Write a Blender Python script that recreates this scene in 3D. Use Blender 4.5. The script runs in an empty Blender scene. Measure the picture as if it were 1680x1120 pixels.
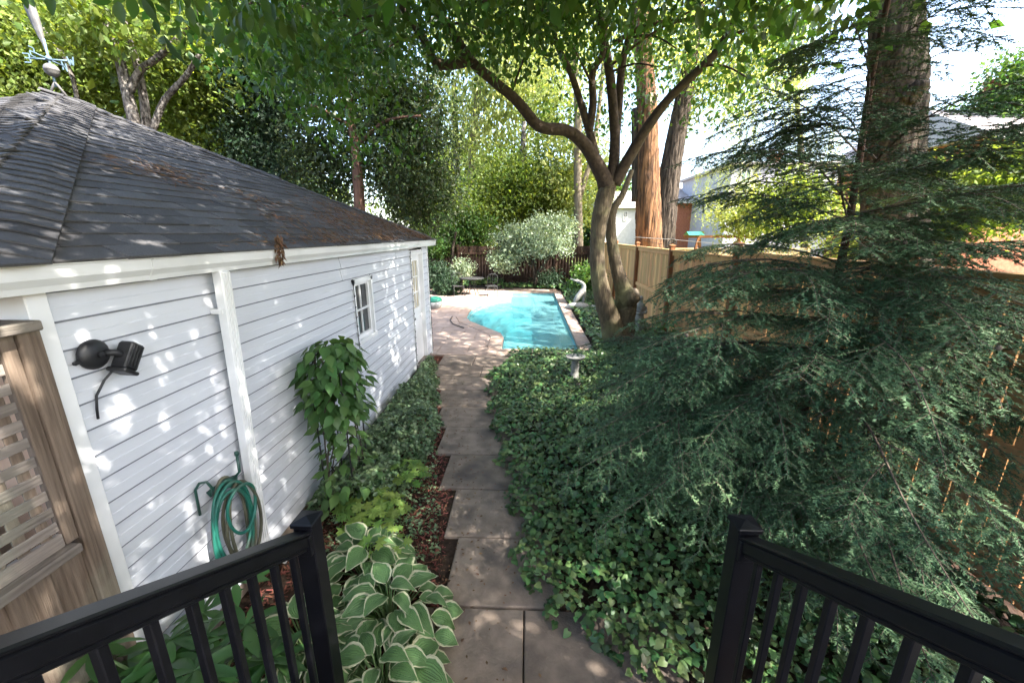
import bpy, math, random
import numpy as np
from mathutils import Matrix, Vector
from mathutils.geometry import tessellate_polygon

rng = np.random.default_rng(7)
random.seed(7)
S = bpy.context.scene
COL = S.collection
R = math.radians

# ------------------------------------------------------------------ camera
FPX, CAMZ = 660.0, 2.5                      # focal length in photo pixels (1680 wide), eye height
PITCH = math.atan(176 / FPX)
YAW = math.atan(26 * math.cos(PITCH) / FPX)
cam_data = bpy.data.cameras.new('camera')
cam = bpy.data.objects.new('camera', cam_data)
COL.objects.link(cam)
cam_data.sensor_width = 36
cam_data.lens = FPX / 1680 * 36
cam_data.clip_start = 0.05
cam_data.clip_end = 2000
cam.location = (0, 0, CAMZ)
cam.rotation_euler = (math.pi / 2 - PITCH, 0, YAW)
S.camera = cam

# ------------------------------------------------------------------ sky and sun
SUN_EL, SUN_AZ = R(47), R(-27)              # azimuth measured from +X towards +Y
to_sun = Vector((math.cos(SUN_EL) * math.cos(SUN_AZ), math.cos(SUN_EL) * math.sin(SUN_AZ), math.sin(SUN_EL)))
W = bpy.data.worlds.new('World')
S.world = W
W.use_nodes = True
wn = W.node_tree.nodes
sky = wn.new('ShaderNodeTexSky')
sky.sky_type = 'NISHITA'
sky.sun_disc = False
sky.sun_elevation = SUN_EL
sky.sun_rotation = math.atan2(to_sun.x, to_sun.y)
sky.dust_density = 3.0
sky.ozone_density = 1.0
sky.air_density = 1.0
W.node_tree.links.new(sky.outputs[0], wn['Background'].inputs[0])
wn['Background'].inputs[1].default_value = 0.15
sd = bpy.data.lights.new('sun', 'SUN')
sd.energy = 4.2
sd.angle = R(0.55)
sd.color = (1.0, 0.95, 0.87)
sun = bpy.data.objects.new('sun', sd)
COL.objects.link(sun)
sun.location = to_sun * 30
sun.rotation_euler = to_sun.to_track_quat('Z', 'Y').to_euler()
vs = S.view_settings
vs.view_transform = 'Standard'
vs.look = 'None'
vs.gamma = 1
vs.use_curve_mapping = False
vs.exposure = 2.7
S.cycles.use_adaptive_sampling = True
S.cycles.adaptive_threshold = .02
S.cycles.max_bounces = 5
S.cycles.diffuse_bounces = 3
S.cycles.glossy_bounces = 2
S.cycles.transmission_bounces = 3
S.cycles.transparent_max_bounces = 4
S.cycles.caustics_reflective = False
S.cycles.caustics_refractive = False

# ------------------------------------------------------------------ helpers
_fw = Vector((-math.sin(YAW) * math.cos(PITCH), math.cos(YAW) * math.cos(PITCH), -math.sin(PITCH)))
_rt = Vector((math.cos(YAW), math.sin(YAW), 0))
_up = _rt.cross(_fw)


def at(x, y, Y):
    """world point on the plane at distance Y seen at photo pixel x, y"""
    d = _fw * FPX + _rt * (x - 840) - _up * (y - 560)
    return Vector((0, 0, CAMZ)) + d * (Y / d.y)


def ground_at(x, y, z=0.0):
    d = _fw * FPX + _rt * (x - 840) - _up * (y - 560)
    return Vector((0, 0, CAMZ)) + d * ((z - CAMZ) / d.z)


class G:
    """mesh collector, world coordinates"""
    def __init__(s):
        s.v, s.f = [], []

    def add(s, v, f):
        n = len(s.v)
        s.v += [tuple(p) for p in v]
        s.f += [tuple(i + n for i in q) for q in f]
        return s

    def box(s, lo, hi, b=0.0, M=None):
        x0, y0, z0 = lo
        x1, y1, z1 = hi
        if b <= 0:
            v = [(x, y, z) for z in (z0, z1) for y in (y0, y1) for x in (x0, x1)]
            f = [(0, 2, 3, 1), (4, 5, 7, 6), (0, 1, 5, 4), (2, 6, 7, 3), (0, 4, 6, 2), (1, 3, 7, 5)]
        else:
            b = min(b, (x1 - x0) * .45, (y1 - y0) * .45, (z1 - z0) * .45)
            v, idx = [], {}
            for i, sx in enumerate((x0, x1)):
                for j, sy in enumerate((y0, y1)):
                    for k, sz in enumerate((z0, z1)):
                        ix, iy, iz = (b if i == 0 else -b), (b if j == 0 else -b), (b if k == 0 else -b)
                        idx[i, j, k, 0] = len(v); v.append((sx, sy + iy, sz + iz))
                        idx[i, j, k, 1] = len(v); v.append((sx + ix, sy, sz + iz))
                        idx[i, j, k, 2] = len(v); v.append((sx + ix, sy + iy, sz))
            f = []
            q = ((0, 0), (0, 1), (1, 1), (1, 0))
            for i in (0, 1):
                o = q if i == 0 else q[::-1]
                f.append(tuple(idx[i, a, c, 0] for a, c in o))
                f.append(tuple(idx[a, i, c, 1] for a, c in o[::-1]))
                f.append(tuple(idx[a, c, i, 2] for a, c in o))
            for a in (0, 1):
                for c in (0, 1):
                    f.append((idx[0, a, c, 1], idx[1, a, c, 1], idx[1, a, c, 2], idx[0, a, c, 2]))
                    f.append((idx[a, 0, c, 0], idx[a, 1, c, 0], idx[a, 1, c, 2], idx[a, 0, c, 2]))
                    f.append((idx[a, c, 0, 0], idx[a, c, 1, 0], idx[a, c, 1, 1], idx[a, c, 0, 1]))
            for i in (0, 1):
                for j in (0, 1):
                    for k in (0, 1):
                        f.append((idx[i, j, k, 0], idx[i, j, k, 1], idx[i, j, k, 2]))
        if M is not None:
            v = [M @ Vector(p) for p in v]
        return s.add(v, f)

    def bar(s, p, q, w, h, b=0.0, up=(0, 0, 1)):
        """rectangular bar from p to q, w sideways, h along up"""
        p, q = Vector(p), Vector(q)
        d = (q - p)
        L = d.length
        d.normalize()
        side = d.cross(Vector(up)).normalized()
        u = side.cross(d)
        M = Matrix(((side.x, d.x, u.x, p.x), (side.y, d.y, u.y, p.y), (side.z, d.z, u.z, p.z), (0, 0, 0, 1)))
        return s.box((-w / 2, 0, -h / 2), (w / 2, L, h / 2), b, M)

    def tube(s, pts, rad, n=8, cap=True, wob=0.0):
        pts = [Vector(p) for p in pts]
        if not hasattr(rad, '__len__'):
            rad = [rad] * len(pts)
        v, f = [], []
        t0 = (pts[1] - pts[0]).normalized()
        ref = Vector((1, 0, 0)) if abs(t0.x) < .8 else Vector((0, 1, 0))
        a = t0.cross(ref).normalized()
        for i, p in enumerate(pts):
            t = (pts[min(i + 1, len(pts) - 1)] - pts[max(i - 1, 0)]).normalized()
            a = (a - t * a.dot(t)).normalized()
            b = t.cross(a)
            for k in range(n):
                an = 2 * math.pi * k / n
                r = rad[i] * (1 + wob * random.uniform(-1, 1))
                v.append(p + (a * math.cos(an) + b * math.sin(an)) * r)
        for i in range(len(pts) - 1):
            for k in range(n):
                k2 = (k + 1) % n
                f.append((i * n + k, i * n + k2, (i + 1) * n + k2, (i + 1) * n + k))
        if cap:
            f.append(tuple(range(n))[::-1])
            f.append(tuple((len(pts) - 1) * n + k for k in range(n)))
        return s.add(v, f)

    def lathe(s, prof, n=16, c=(0, 0, 0), M=None, cap=True):
        v, f = [], []
        for r, z in prof:
            for k in range(n):
                an = 2 * math.pi * k / n
                p = Vector((r * math.cos(an), r * math.sin(an), z))
                if M is not None:
                    p = M @ p
                v.append(p + Vector(c))
        for i in range(len(prof) - 1):
            for k in range(n):
                k2 = (k + 1) % n
                f.append((i * n + k, i * n + k2, (i + 1) * n + k2, (i + 1) * n + k))
        if cap:
            f.append(tuple(range(n))[::-1])
            f.append(tuple((len(prof) - 1) * n + k for k in range(n)))
        return s.add(v, f)

    def ball(s, c, r, n=10, m=6, sc=(1, 1, 1)):
        prof = [(r * math.sin(math.pi * i / m) + 1e-4, -r * math.cos(math.pi * i / m)) for i in range(m + 1)]
        return s.lathe(prof, n, c, Matrix.Diagonal((*sc, 1)))

    def extrude_y(s, prof, y0, y1):
        """closed profile [(x, z)] swept along Y"""
        n = len(prof)
        v = [(x, y0, z) for x, z in prof] + [(x, y1, z) for x, z in prof]
        f = [(k, (k + 1) % n, n + (k + 1) % n, n + k) for k in range(n)]
        f += [tuple(range(n))[::-1], tuple(range(n, 2 * n))]
        return s.add(v, f)


BASE = {}


def link(o, parent, name):
    COL.objects.link(o)
    if parent is not None:
        o.parent = parent
    return o


def thing(name, label, cat, loc=(0, 0, 0), group=None):
    o = bpy.data.objects.new(name, None)
    o.empty_display_size = .1
    o.location = loc
    COL.objects.link(o)
    BASE[o.name] = Vector(loc)
    tag(o, label, cat, group)
    return o


def tag(o, label=None, cat=None, group=None, kind=None):
    if label: o['label'] = label
    if cat: o['category'] = cat
    if group: o['group'] = group
    if kind: o['kind'] = kind
    return o


def mesh_of(g, name, smooth=False):
    me = bpy.data.meshes.new(name)
    me.from_pydata(g.v, [], g.f)
    if smooth:
        me.polygons.foreach_set('use_smooth', [True] * len(me.polygons))
    me.update()
    return me


def part(name, g, m, parent=None, smooth=False, origin=None, kind=None):
    """one mesh object from collector g (world coordinates)"""
    base = BASE[parent.name] if parent is not None else (Vector(origin) if origin is not None else Vector((0, 0, 0)))
    if base.length:
        g.v = [(p[0] - base.x, p[1] - base.y, p[2] - base.z) for p in g.v]
    me = mesh_of(g, name, smooth)
    me.materials.append(m)
    o = bpy.data.objects.new(name, me)
    if parent is None:
        o.location = base
    link(o, parent, name)
    BASE[o.name] = base
    if kind: o['kind'] = kind
    return o


def inst(name, me, M, parent):
    o = bpy.data.objects.new(name, me)
    link(o, parent, name)
    o.matrix_local = Matrix.Translation(-BASE[parent.name]) @ M
    BASE[o.name] = BASE[parent.name]
    return o


def np_obj(name, V, F, m, parent=None, smooth=False, kind=None, uv=None):
    """V (n,3) float, F (k,3|4) int"""
    base = np.array(BASE[parent.name]) if parent is not None else np.zeros(3)
    V = np.asarray(V, dtype=np.float32) - base.astype(np.float32)
    me = bpy.data.meshes.new(name)
    k, w = F.shape
    me.vertices.add(len(V))
    me.vertices.foreach_set('co', V.ravel())
    me.loops.add(k * w)
    me.loops.foreach_set('vertex_index', F.astype(np.int32).ravel())
    me.polygons.add(k)
    me.polygons.foreach_set('loop_start', np.arange(0, k * w, w, dtype=np.int32))
    if smooth:
        me.polygons.foreach_set('use_smooth', np.ones(k, dtype=bool))
    me.update(calc_edges=True)
    me.materials.append(m)
    o = bpy.data.objects.new(name, me)
    link(o, parent, name)
    BASE[o.name] = Vector(base)
    if kind: o['kind'] = kind
    return o


def unit(a):
    return a / (np.linalg.norm(a, axis=-1, keepdims=True) + 1e-9)


def leaves_np(P, D, N, Sz, T, TF):
    """place leaf template T (k,3) at points P with axis D and normal N, size Sz"""
    D = unit(D)
    side = unit(np.cross(N, D))
    N = np.cross(D, side)
    V = P[:, None, :] + Sz[:, None, None] * (T[None, :, 0:1] * D[:, None, :] + T[None, :, 1:2] * side[:, None, :] + T[None, :, 2:3] * N[:, None, :])
    F = TF[None] + (np.arange(len(P)) * len(T))[:, None, None]
    return V.reshape(-1, 3), F.reshape(-1, TF.shape[1])


T_RHOMB = np.array([(0, 0, 0), (.45, .27, .07), (1, 0, -.06), (.45, -.27, .07)], float)
TF_RHOMB = np.array([(0, 2, 1), (0, 3, 2)])
T_OVAL = np.array([(0, 0, 0), (.25, .2, .04), (.55, .25, .05), (1, 0, -.1), (.55, -.25, .05), (.25, -.2, .04), (.5, 0, 0)], float)
TF_OVAL = np.array([(0, 6, 1), (1, 6, 2), (2, 6, 3), (3, 6, 4), (4, 6, 5), (5, 6, 0)])
T_IVY = np.array([(.02, 0, 0), (-.14, .26, .0), (.16, .46, -.06), (.46, .32, .0), (.92, 0, -.12), (.46, -.32, .0), (.16, -.46, -.06), (-.14, -.26, .0), (.3, 0, .06)], float)
TF_IVY = np.array([(8, i, (i + 1) % 8) for i in range(8)])[:, ::-1]
T_NEEDLE = np.array([(0, .5, 0), (0, -.5, 0), (1, 0, 0)], float)


def rand_unit(n):
    return unit(rng.normal(size=(n, 3)))


# ------------------------------------------------------------------ materials
def mat(name, c1, c2=None, rough=.6, spec=.3, scale=6.0, stretch=(1, 1, 1), var=0.0, island=False, hue=0.0,
        bump=0.0, bdist=.02, bscale=None, trans=0.0, tcol=None, metal=0.0, detail=4.0, contrast=(.35, .65), coat=0.0, c3=None, s3=.6):
    m = bpy.data.materials.new(name)
    m.use_nodes = True
    nt = m.node_tree
    n, l = nt.nodes, nt.links
    b = n['Principled BSDF']
    out = n['Material Output']
    b.inputs['Roughness'].default_value = rough
    b.inputs['Specular IOR Level'].default_value = spec
    b.inputs['Metallic'].default_value = metal
    b.inputs['Coat Weight'].default_value = coat
    geo = n.new('ShaderNodeNewGeometry')
    mp = n.new('ShaderNodeMapping')
    mp.inputs['Scale'].default_value = stretch
    l.new(geo.outputs['Position'], mp.inputs[0])
    nz = n.new('ShaderNodeTexNoise')
    nz.inputs['Scale'].default_value = scale
    nz.inputs['Detail'].default_value = detail
    l.new(mp.outputs[0], nz.inputs['Vector'])
    mr = n.new('ShaderNodeMapRange')
    mr.inputs[1].default_value, mr.inputs[2].default_value = contrast
    l.new(nz.outputs[0], mr.inputs[0])
    mx = n.new('ShaderNodeMix')
    mx.data_type = 'RGBA'
    mx.inputs[6].default_value = (*c1, 1)
    mx.inputs[7].default_value = (*(c2 or c1), 1)
    l.new(mr.outputs[0], mx.inputs[0])
    col = mx.outputs[2]
    if c3 is not None:
        n3 = n.new('ShaderNodeTexNoise')
        n3.inputs['Scale'].default_value = s3
        n3.inputs['Detail'].default_value = 5
        l.new(geo.outputs['Position'], n3.inputs['Vector'])
        r3 = n.new('ShaderNodeMapRange')
        r3.inputs[1].default_value, r3.inputs[2].default_value = .5, .68
        l.new(n3.outputs[0], r3.inputs[0])
        m3 = n.new('ShaderNodeMix')
        m3.data_type = 'RGBA'
        m3.inputs[7].default_value = (*c3, 1)
        l.new(col, m3.inputs[6])
        l.new(r3.outputs[0], m3.inputs[0])
        col = m3.outputs[2]
    if var or hue:
        hs = n.new('ShaderNodeHueSaturation')
        if island:
            rnd = geo.outputs['Random Per Island']
        else:
            oi = n.new('ShaderNodeObjectInfo')
            rnd = oi.outputs['Random']
        r2 = n.new('ShaderNodeMapRange')
        r2.inputs[3].default_value, r2.inputs[4].default_value = 1 - var, 1 + var
        l.new(rnd, r2.inputs[0])
        l.new(r2.outputs[0], hs.inputs['Value'])
        if hue:
            w = n.new('ShaderNodeTexWhiteNoise')
            w.noise_dimensions = '1D'
            l.new(rnd, w.inputs['W'])
            r4 = n.new('ShaderNodeMapRange')
            r4.inputs[3].default_value, r4.inputs[4].default_value = .5 - hue, .5 + hue
            l.new(w.outputs[0], r4.inputs[0])
            l.new(r4.outputs[0], hs.inputs['Hue'])
        l.new(col, hs.inputs['Color'])
        col = hs.outputs[0]
    l.new(col, b.inputs['Base Color'])
    if bump:
        bn = n.new('ShaderNodeTexNoise')
        bn.inputs['Scale'].default_value = bscale or scale
        bn.inputs['Detail'].default_value = 6
        l.new(mp.outputs[0], bn.inputs['Vector'])
        bp = n.new('ShaderNodeBump')
        bp.inputs['Strength'].default_value = bump
        bp.inputs['Distance'].default_value = bdist
        l.new(bn.outputs[0], bp.inputs['Height'])
        l.new(bp.outputs[0], b.inputs['Normal'])
    if trans:
        tr = n.new('ShaderNodeBsdfTranslucent')
        if tcol:
            hm = n.new('ShaderNodeMix')
            hm.data_type = 'RGBA'
            hm.blend_type = 'MULTIPLY'
            hm.inputs[0].default_value = 1
            l.new(col, hm.inputs[6])
            hm.inputs[7].default_value = (*tcol, 1)
            l.new(hm.outputs[2], tr.inputs[0])
        else:
            l.new(col, tr.inputs[0])
        ms = n.new('ShaderNodeMixShader')
        ms.inputs[0].default_value = trans
        l.new(b.outputs[0], ms.inputs[1])
        l.new(tr.outputs[0], ms.inputs[2])
        l.new(ms.outputs[0], out.inputs[0])
    return m


def leafmat(name, c1, c2, trans=.45, rough=.45, var=.35, hue=.025, spec=.35, scale=1.2, tcol=(1.9, 1.7, .75), island=True):
    return mat(name, c1, c2, rough=rough, spec=spec, scale=scale, var=var, island=island, hue=hue, trans=trans, tcol=tcol)


M = {}
M['siding'] = mat('white_vinyl_siding', (.595, .61, .645), (.555, .57, .61), rough=.42, spec=.4, scale=3, bump=.06, bscale=60, stretch=(1, .15, 1), c3=(.53, .54, .57), s3=1.3)
M['lip_shade'] = mat('siding_shadow_line', (.16, .17, .20), (.24, .25, .28), rough=.7, spec=.2, scale=12)  # dark grey stands in for the shadow line between siding boards
M['trim'] = mat('white_trim_paint', (.80, .80, .80), (.74, .74, .74), rough=.4, spec=.4, scale=4, c3=(.70, .70, .69), s3=2.2)
M['gutter'] = mat('white_gutter_metal', (.78, .78, .77), (.70, .70, .69), rough=.35, spec=.5, scale=5, stretch=(1, .4, 3), c3=(.60, .60, .58), s3=1.6)
M['shingle'] = mat('charcoal_shingle', (.052, .051, .054), (.108, .106, .108), rough=.9, spec=.15, scale=160, var=.22, bump=.35, bscale=300, c3=(.068, .065, .066), s3=1.1, contrast=(.3, .7))
M['roofdeck'] = mat('roof_felt', (.02, .02, .022), rough=.95, spec=.1)
M['cedar'] = mat('cedar_fence_board', (.59, .345, .16), (.47, .255, .11), rough=.75, spec=.2, scale=2.0, stretch=(14, 14, .8), var=.22, hue=.01, bump=.15, bscale=5, contrast=(.3, .7))
M['cedar_post'] = mat('cedar_post', (.30, .135, .06), (.22, .095, .045), rough=.75, spec=.2, scale=2, stretch=(14, 14, .8), var=.12, bump=.15)
M['darkfence'] = mat('dark_stained_board', (.055, .032, .022), (.032, .018, .013), rough=.8, spec=.2, scale=2, stretch=(12, 12, .7), var=.3, bump=.1)
M['greywood'] = mat('weathered_grey_wood', (.215, .162, .122), (.105, .076, .056), rough=.85, spec=.15, scale=2.2, stretch=(22, 22, 1.0), var=.12, bump=.35, bscale=4, contrast=(.3, .7), c3=(.22, .2, .15), s3=2.5)
M['greywood_h'] = mat('weathered_grey_rail_wood', (.25, .215, .185), (.14, .115, .098), rough=.85, spec=.15, scale=2.2, stretch=(22, 1.0, 22), var=.18, bump=.35, bscale=4, contrast=(.3, .7), c3=(.23, .215, .17), s3=2.5)
M['black'] = mat('black_powder_coat', (.0045, .0045, .006), (.006, .006, .008), rough=.38, spec=.28, scale=30, bump=.02, bscale=200)
M['blackplastic'] = mat('black_plastic', (.012, .012, .014), (.018, .018, .02), rough=.45, spec=.4, scale=25)
M['slab'] = mat('concrete_slab', (.27, .212, .168), (.185, .144, .115), rough=.85, spec=.2, scale=9, var=.16, bump=.25, bscale=70, detail=8, c3=(.115, .095, .082), s3=2.6)
M['deckstone'] = mat('pool_deck_stone', (.44, .33, .27), (.35, .255, .205), rough=.8, spec=.2, scale=5, var=.10, bump=.15, bscale=50, c3=(.30, .22, .18), s3=1.5)
M['coping'] = mat('sandstone_coping', (.46, .33, .255), (.36, .245, .19), rough=.75, spec=.25, scale=9, var=.16, bump=.2, bscale=40, c3=(.32, .27, .23), s3=3)
M['plaster'] = mat('pool_plaster', (.16, .50, .53), (.13, .44, .48), rough=.7, spec=.2, scale=2)
M['tile'] = mat('pool_waterline_tile', (.20, .42, .45), (.14, .33, .38), rough=.35, spec=.5, scale=12)
M['soil'] = mat('garden_soil', (.055, .036, .026), (.03, .02, .015), rough=.95, spec=.1, scale=18, bump=.6, bscale=30)
M['mulch'] = mat('red_mulch', (.22, .085, .06), (.12, .05, .038), rough=.9, spec=.12, scale=25, var=.5, island=True, hue=.02)
M['grass'] = mat('neighbour_lawn', (.13, .17, .05), (.20, .20, .08), rough=.95, spec=.1, scale=2, bump=.5, bscale=40)
M['ivy'] = leafmat('ivy_leaf', (.042, .092, .027), (.105, .17, .055), trans=0, rough=.38, var=.6, hue=.045, spec=.36, scale=2.5)
M['euonymus'] = leafmat('variegated_leaf', (.045, .10, .038), (.21, .28, .15), trans=.18, rough=.38, var=.5, hue=.02, spec=.45, scale=14)
M['canopy'] = leafmat('canopy_leaf', (.038, .085, .018), (.065, .13, .025), trans=.5, rough=.42, var=.4, hue=.022)
M['lime'] = leafmat('bright_tree_leaf', (.085, .135, .024), (.15, .20, .045), trans=.5, var=.45, hue=.02, rough=.5)
M['midleaf'] = leafmat('mid_green_leaf', (.04, .09, .02), (.075, .14, .03), trans=.4, var=.45, hue=.03)
M['yellowleaf'] = leafmat('yellow_green_leaf', (.21, .26, .085), (.30, .34, .14), trans=.5, var=.35, hue=.02)
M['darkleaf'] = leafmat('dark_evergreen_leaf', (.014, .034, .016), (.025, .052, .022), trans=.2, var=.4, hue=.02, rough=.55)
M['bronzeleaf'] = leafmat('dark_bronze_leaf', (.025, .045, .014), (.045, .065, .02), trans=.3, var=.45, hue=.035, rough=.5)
M['silverleaf'] = leafmat('variegated_pale_leaf', (.12, .18, .10), (.32, .38, .28), trans=.3, var=.4, hue=.02, scale=5)
M['vine'] = leafmat('vine_leaf', (.065, .14, .042), (.11, .20, .06), trans=.35, var=.3, hue=.02, island=False, rough=.4)
M['limeplant'] = leafmat('lime_lobed_leaf', (.13, .24, .05), (.22, .32, .075), trans=.35, var=.25, hue=.025, island=False, rough=.55)
M['rhodo'] = leafmat('glossy_broad_leaf', (.04, .105, .028), (.07, .15, .04), trans=.25, var=.25, hue=.015, island=False, rough=.33, spec=.5)
M['needles'] = leafmat('conifer_needles', (.046, .096, .047), (.092, .155, .07), trans=0, var=.35, hue=.015, rough=.6, spec=.18, scale=1.5, tcol=(1.4, 1.4, .8))
M['bark_smooth'] = mat('smooth_olive_bark', (.135, .105, .065), (.072, .055, .038), rough=.85, spec=.15, scale=9, stretch=(2.5, 2.5, .6), bump=.8, bdist=.03, bscale=11, detail=8, c3=(.16, .15, .075), s3=1.6)
M['bark_limb'] = mat('brown_limb_bark', (.085, .06, .043), (.048, .034, .026), rough=.85, spec=.15, scale=14, bump=.8, bdist=.03, bscale=14, detail=8)
M['bark_orange'] = mat('orange_furrowed_bark', (.19, .10, .052), (.06, .036, .024), rough=.9, spec=.1, scale=7.5, stretch=(1.6, 1.6, .16), bump=1.0, bdist=.12, bscale=7.5, detail=9, contrast=(.40, .60))
M['bark_dark'] = mat('dark_furrowed_bark', (.08, .063, .05), (.024, .019, .016), rough=.9, spec=.1, scale=9, stretch=(1.6, 1.6, .18), bump=1.0, bdist=.12, bscale=9, detail=9, contrast=(.40, .60))
M['bark_grey'] = mat('grey_bark', (.20, .18, .16), (.05, .043, .038), rough=.9, spec=.1, scale=9, stretch=(1.5, 1.5, .7), bump=1.0, bdist=.08, bscale=9, detail=8, contrast=(.4, .6))
M['bark_pale'] = mat('pale_bark', (.24, .20, .145), (.15, .12, .09), rough=.9, spec=.1, scale=3, stretch=(3, 3, 1), bump=.5)
M['bark_red'] = mat('reddish_bark', (.15, .082, .055), (.07, .04, .03), rough=.9, spec=.1, scale=3, stretch=(6, 6, .6), bump=.8)
M['twig'] = mat('pale_twig', (.13, .098, .075), (.075, .055, .042), rough=.8, spec=.2, scale=8)
M['conebark'] = mat('brown_conifer_bark', (.085, .05, .036), (.05, .03, .023), rough=.9, spec=.1, scale=6, bump=.6)
M['stone'] = mat('pale_cast_stone', (.36, .345, .325), (.24, .235, .22), rough=.85, spec=.2, scale=14, bump=.3, bscale=40, c3=(.28, .29, .25), s3=6)
M['hose'] = mat('green_rubber_hose', (.022, .16, .115), (.016, .115, .085), rough=.42, spec=.45, scale=10, c3=(.10, .11, .085), s3=3)
M['hose_old'] = mat('faded_olive_hose', (.12, .115, .075), (.085, .085, .06), rough=.5, spec=.35, scale=10)
M['hook'] = mat('dark_green_coated_wire', (.015, .06, .045), rough=.35, spec=.5)
M['iron'] = mat('dark_iron', (.022, .022, .024), (.035, .033, .03), rough=.6, spec=.3, scale=20)
M['vane'] = mat('blue_grey_patina', (.13, .20, .26), (.09, .14, .18), rough=.6, spec=.3, scale=20)
M['vane_grey'] = mat('pale_weathered_metal', (.15, .145, .14), (.085, .082, .08), rough=.6, spec=.3, scale=12)
M['blind'] = mat('cream_blind', (.50, .45, .33), (.44, .39, .28), rough=.8, spec=.1, scale=3)
M['brick'] = mat('red_brick', (.40, .16, .10), (.30, .11, .07), rough=.9, spec=.1, scale=8, var=.2)
M['tanbrick'] = mat('tan_brick', (.56, .36, .24), (.48, .30, .20), rough=.9, spec=.1, scale=8)
M['housegrey'] = mat('lavender_grey_cladding', (.44, .43, .48), (.38, .37, .42), rough=.8, spec=.2, scale=4, var=.06)
M['housewhite'] = mat('pale_house_wall', (.66, .64, .60), (.58, .56, .52), rough=.8, spec=.2, scale=4)
M['roofpale'] = mat('pale_shingle_roof', (.42, .38, .37), (.34, .31, .30), rough=.9, spec=.1, scale=10)
M['paleplank'] = mat('pale_yellow_plank', (.55, .40, .20), (.45, .32, .15), rough=.8, spec=.15, scale=3, var=.15)  # yellow is the planks' own colour
M['greenplastic'] = mat('green_plastic', (.03, .22, .15), rough=.4, spec=.4)
M['tealplastic'] = mat('teal_plastic', (.03, .12, .12), (.022, .09, .095), rough=.5, spec=.3)
M['greyplastic'] = mat('pale_grey_plastic', (.30, .31, .30), rough=.5, spec=.4)
M['drygold'] = mat('dry_needles', (.19, .115, .065), (.11, .06, .038), rough=.9, spec=.1, scale=20, var=.45, island=True, hue=.02)
M['deckgrey'] = mat('grey_composite_deck', (.20, .18, .165), (.15, .14, .13), rough=.8, spec=.2, scale=3, stretch=(1, 10, 10))
M['wire'] = mat('dark_cable', (.02, .02, .02), rough=.6)


def glass_dark(name, tint):
    m = mat(name, tint, tuple(c * .6 for c in tint), rough=.08, spec=.6, scale=3)
    return m


M['glass'] = glass_dark('dark_window_glass', (.03, .033, .038))
M['glass_green'] = glass_dark('greenish_window_glass', (.16, .24, .23))


def water_mat():
    m = bpy.data.materials.new('pool_water')
    m.use_nodes = True
    nt = m.node_tree
    n, l = nt.nodes, nt.links
    n.remove(n['Principled BSDF'])
    tr = n.new('ShaderNodeBsdfTransparent')
    tr.inputs[0].default_value = (.70, .95, .96, 1)
    df = n.new('ShaderNodeBsdfDiffuse')            # light scattered back by the milky pool water
    df.inputs[0].default_value = (.21, .50, .53, 1)
    body = n.new('ShaderNodeMixShader')
    body.inputs[0].default_value = .46
    l.new(tr.outputs[0], body.inputs[1])
    l.new(df.outputs[0], body.inputs[2])
    gl = n.new('ShaderNodeBsdfGlossy')
    gl.inputs['Roughness'].default_value = .04
    fr = n.new('ShaderNodeFresnel')
    fr.inputs[0].default_value = 1.33
    nz = n.new('ShaderNodeTexNoise')
    nz.inputs['Scale'].default_value = 3.2
    nz.inputs['Detail'].default_value = 3
    geo = n.new('ShaderNodeNewGeometry')
    l.new(geo.outputs['Position'], nz.inputs['Vector'])
    bp = n.new('ShaderNodeBump')
    bp.inputs['Strength'].default_value = .25
    bp.inputs['Distance'].default_value = .05
    l.new(nz.outputs[0], bp.inputs['Height'])
    l.new(bp.outputs[0], gl.inputs['Normal'])
    l.new(bp.outputs[0], fr.inputs['Normal'])
    mx = n.new('ShaderNodeMixShader')
    l.new(fr.outputs[0], mx.inputs[0])
    l.new(body.outputs[0], mx.inputs[1])
    l.new(gl.outputs[0], mx.inputs[2])
    l.new(mx.outputs[0], n['Material Output'].inputs[0])
    return m


M['water'] = water_mat()


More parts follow.
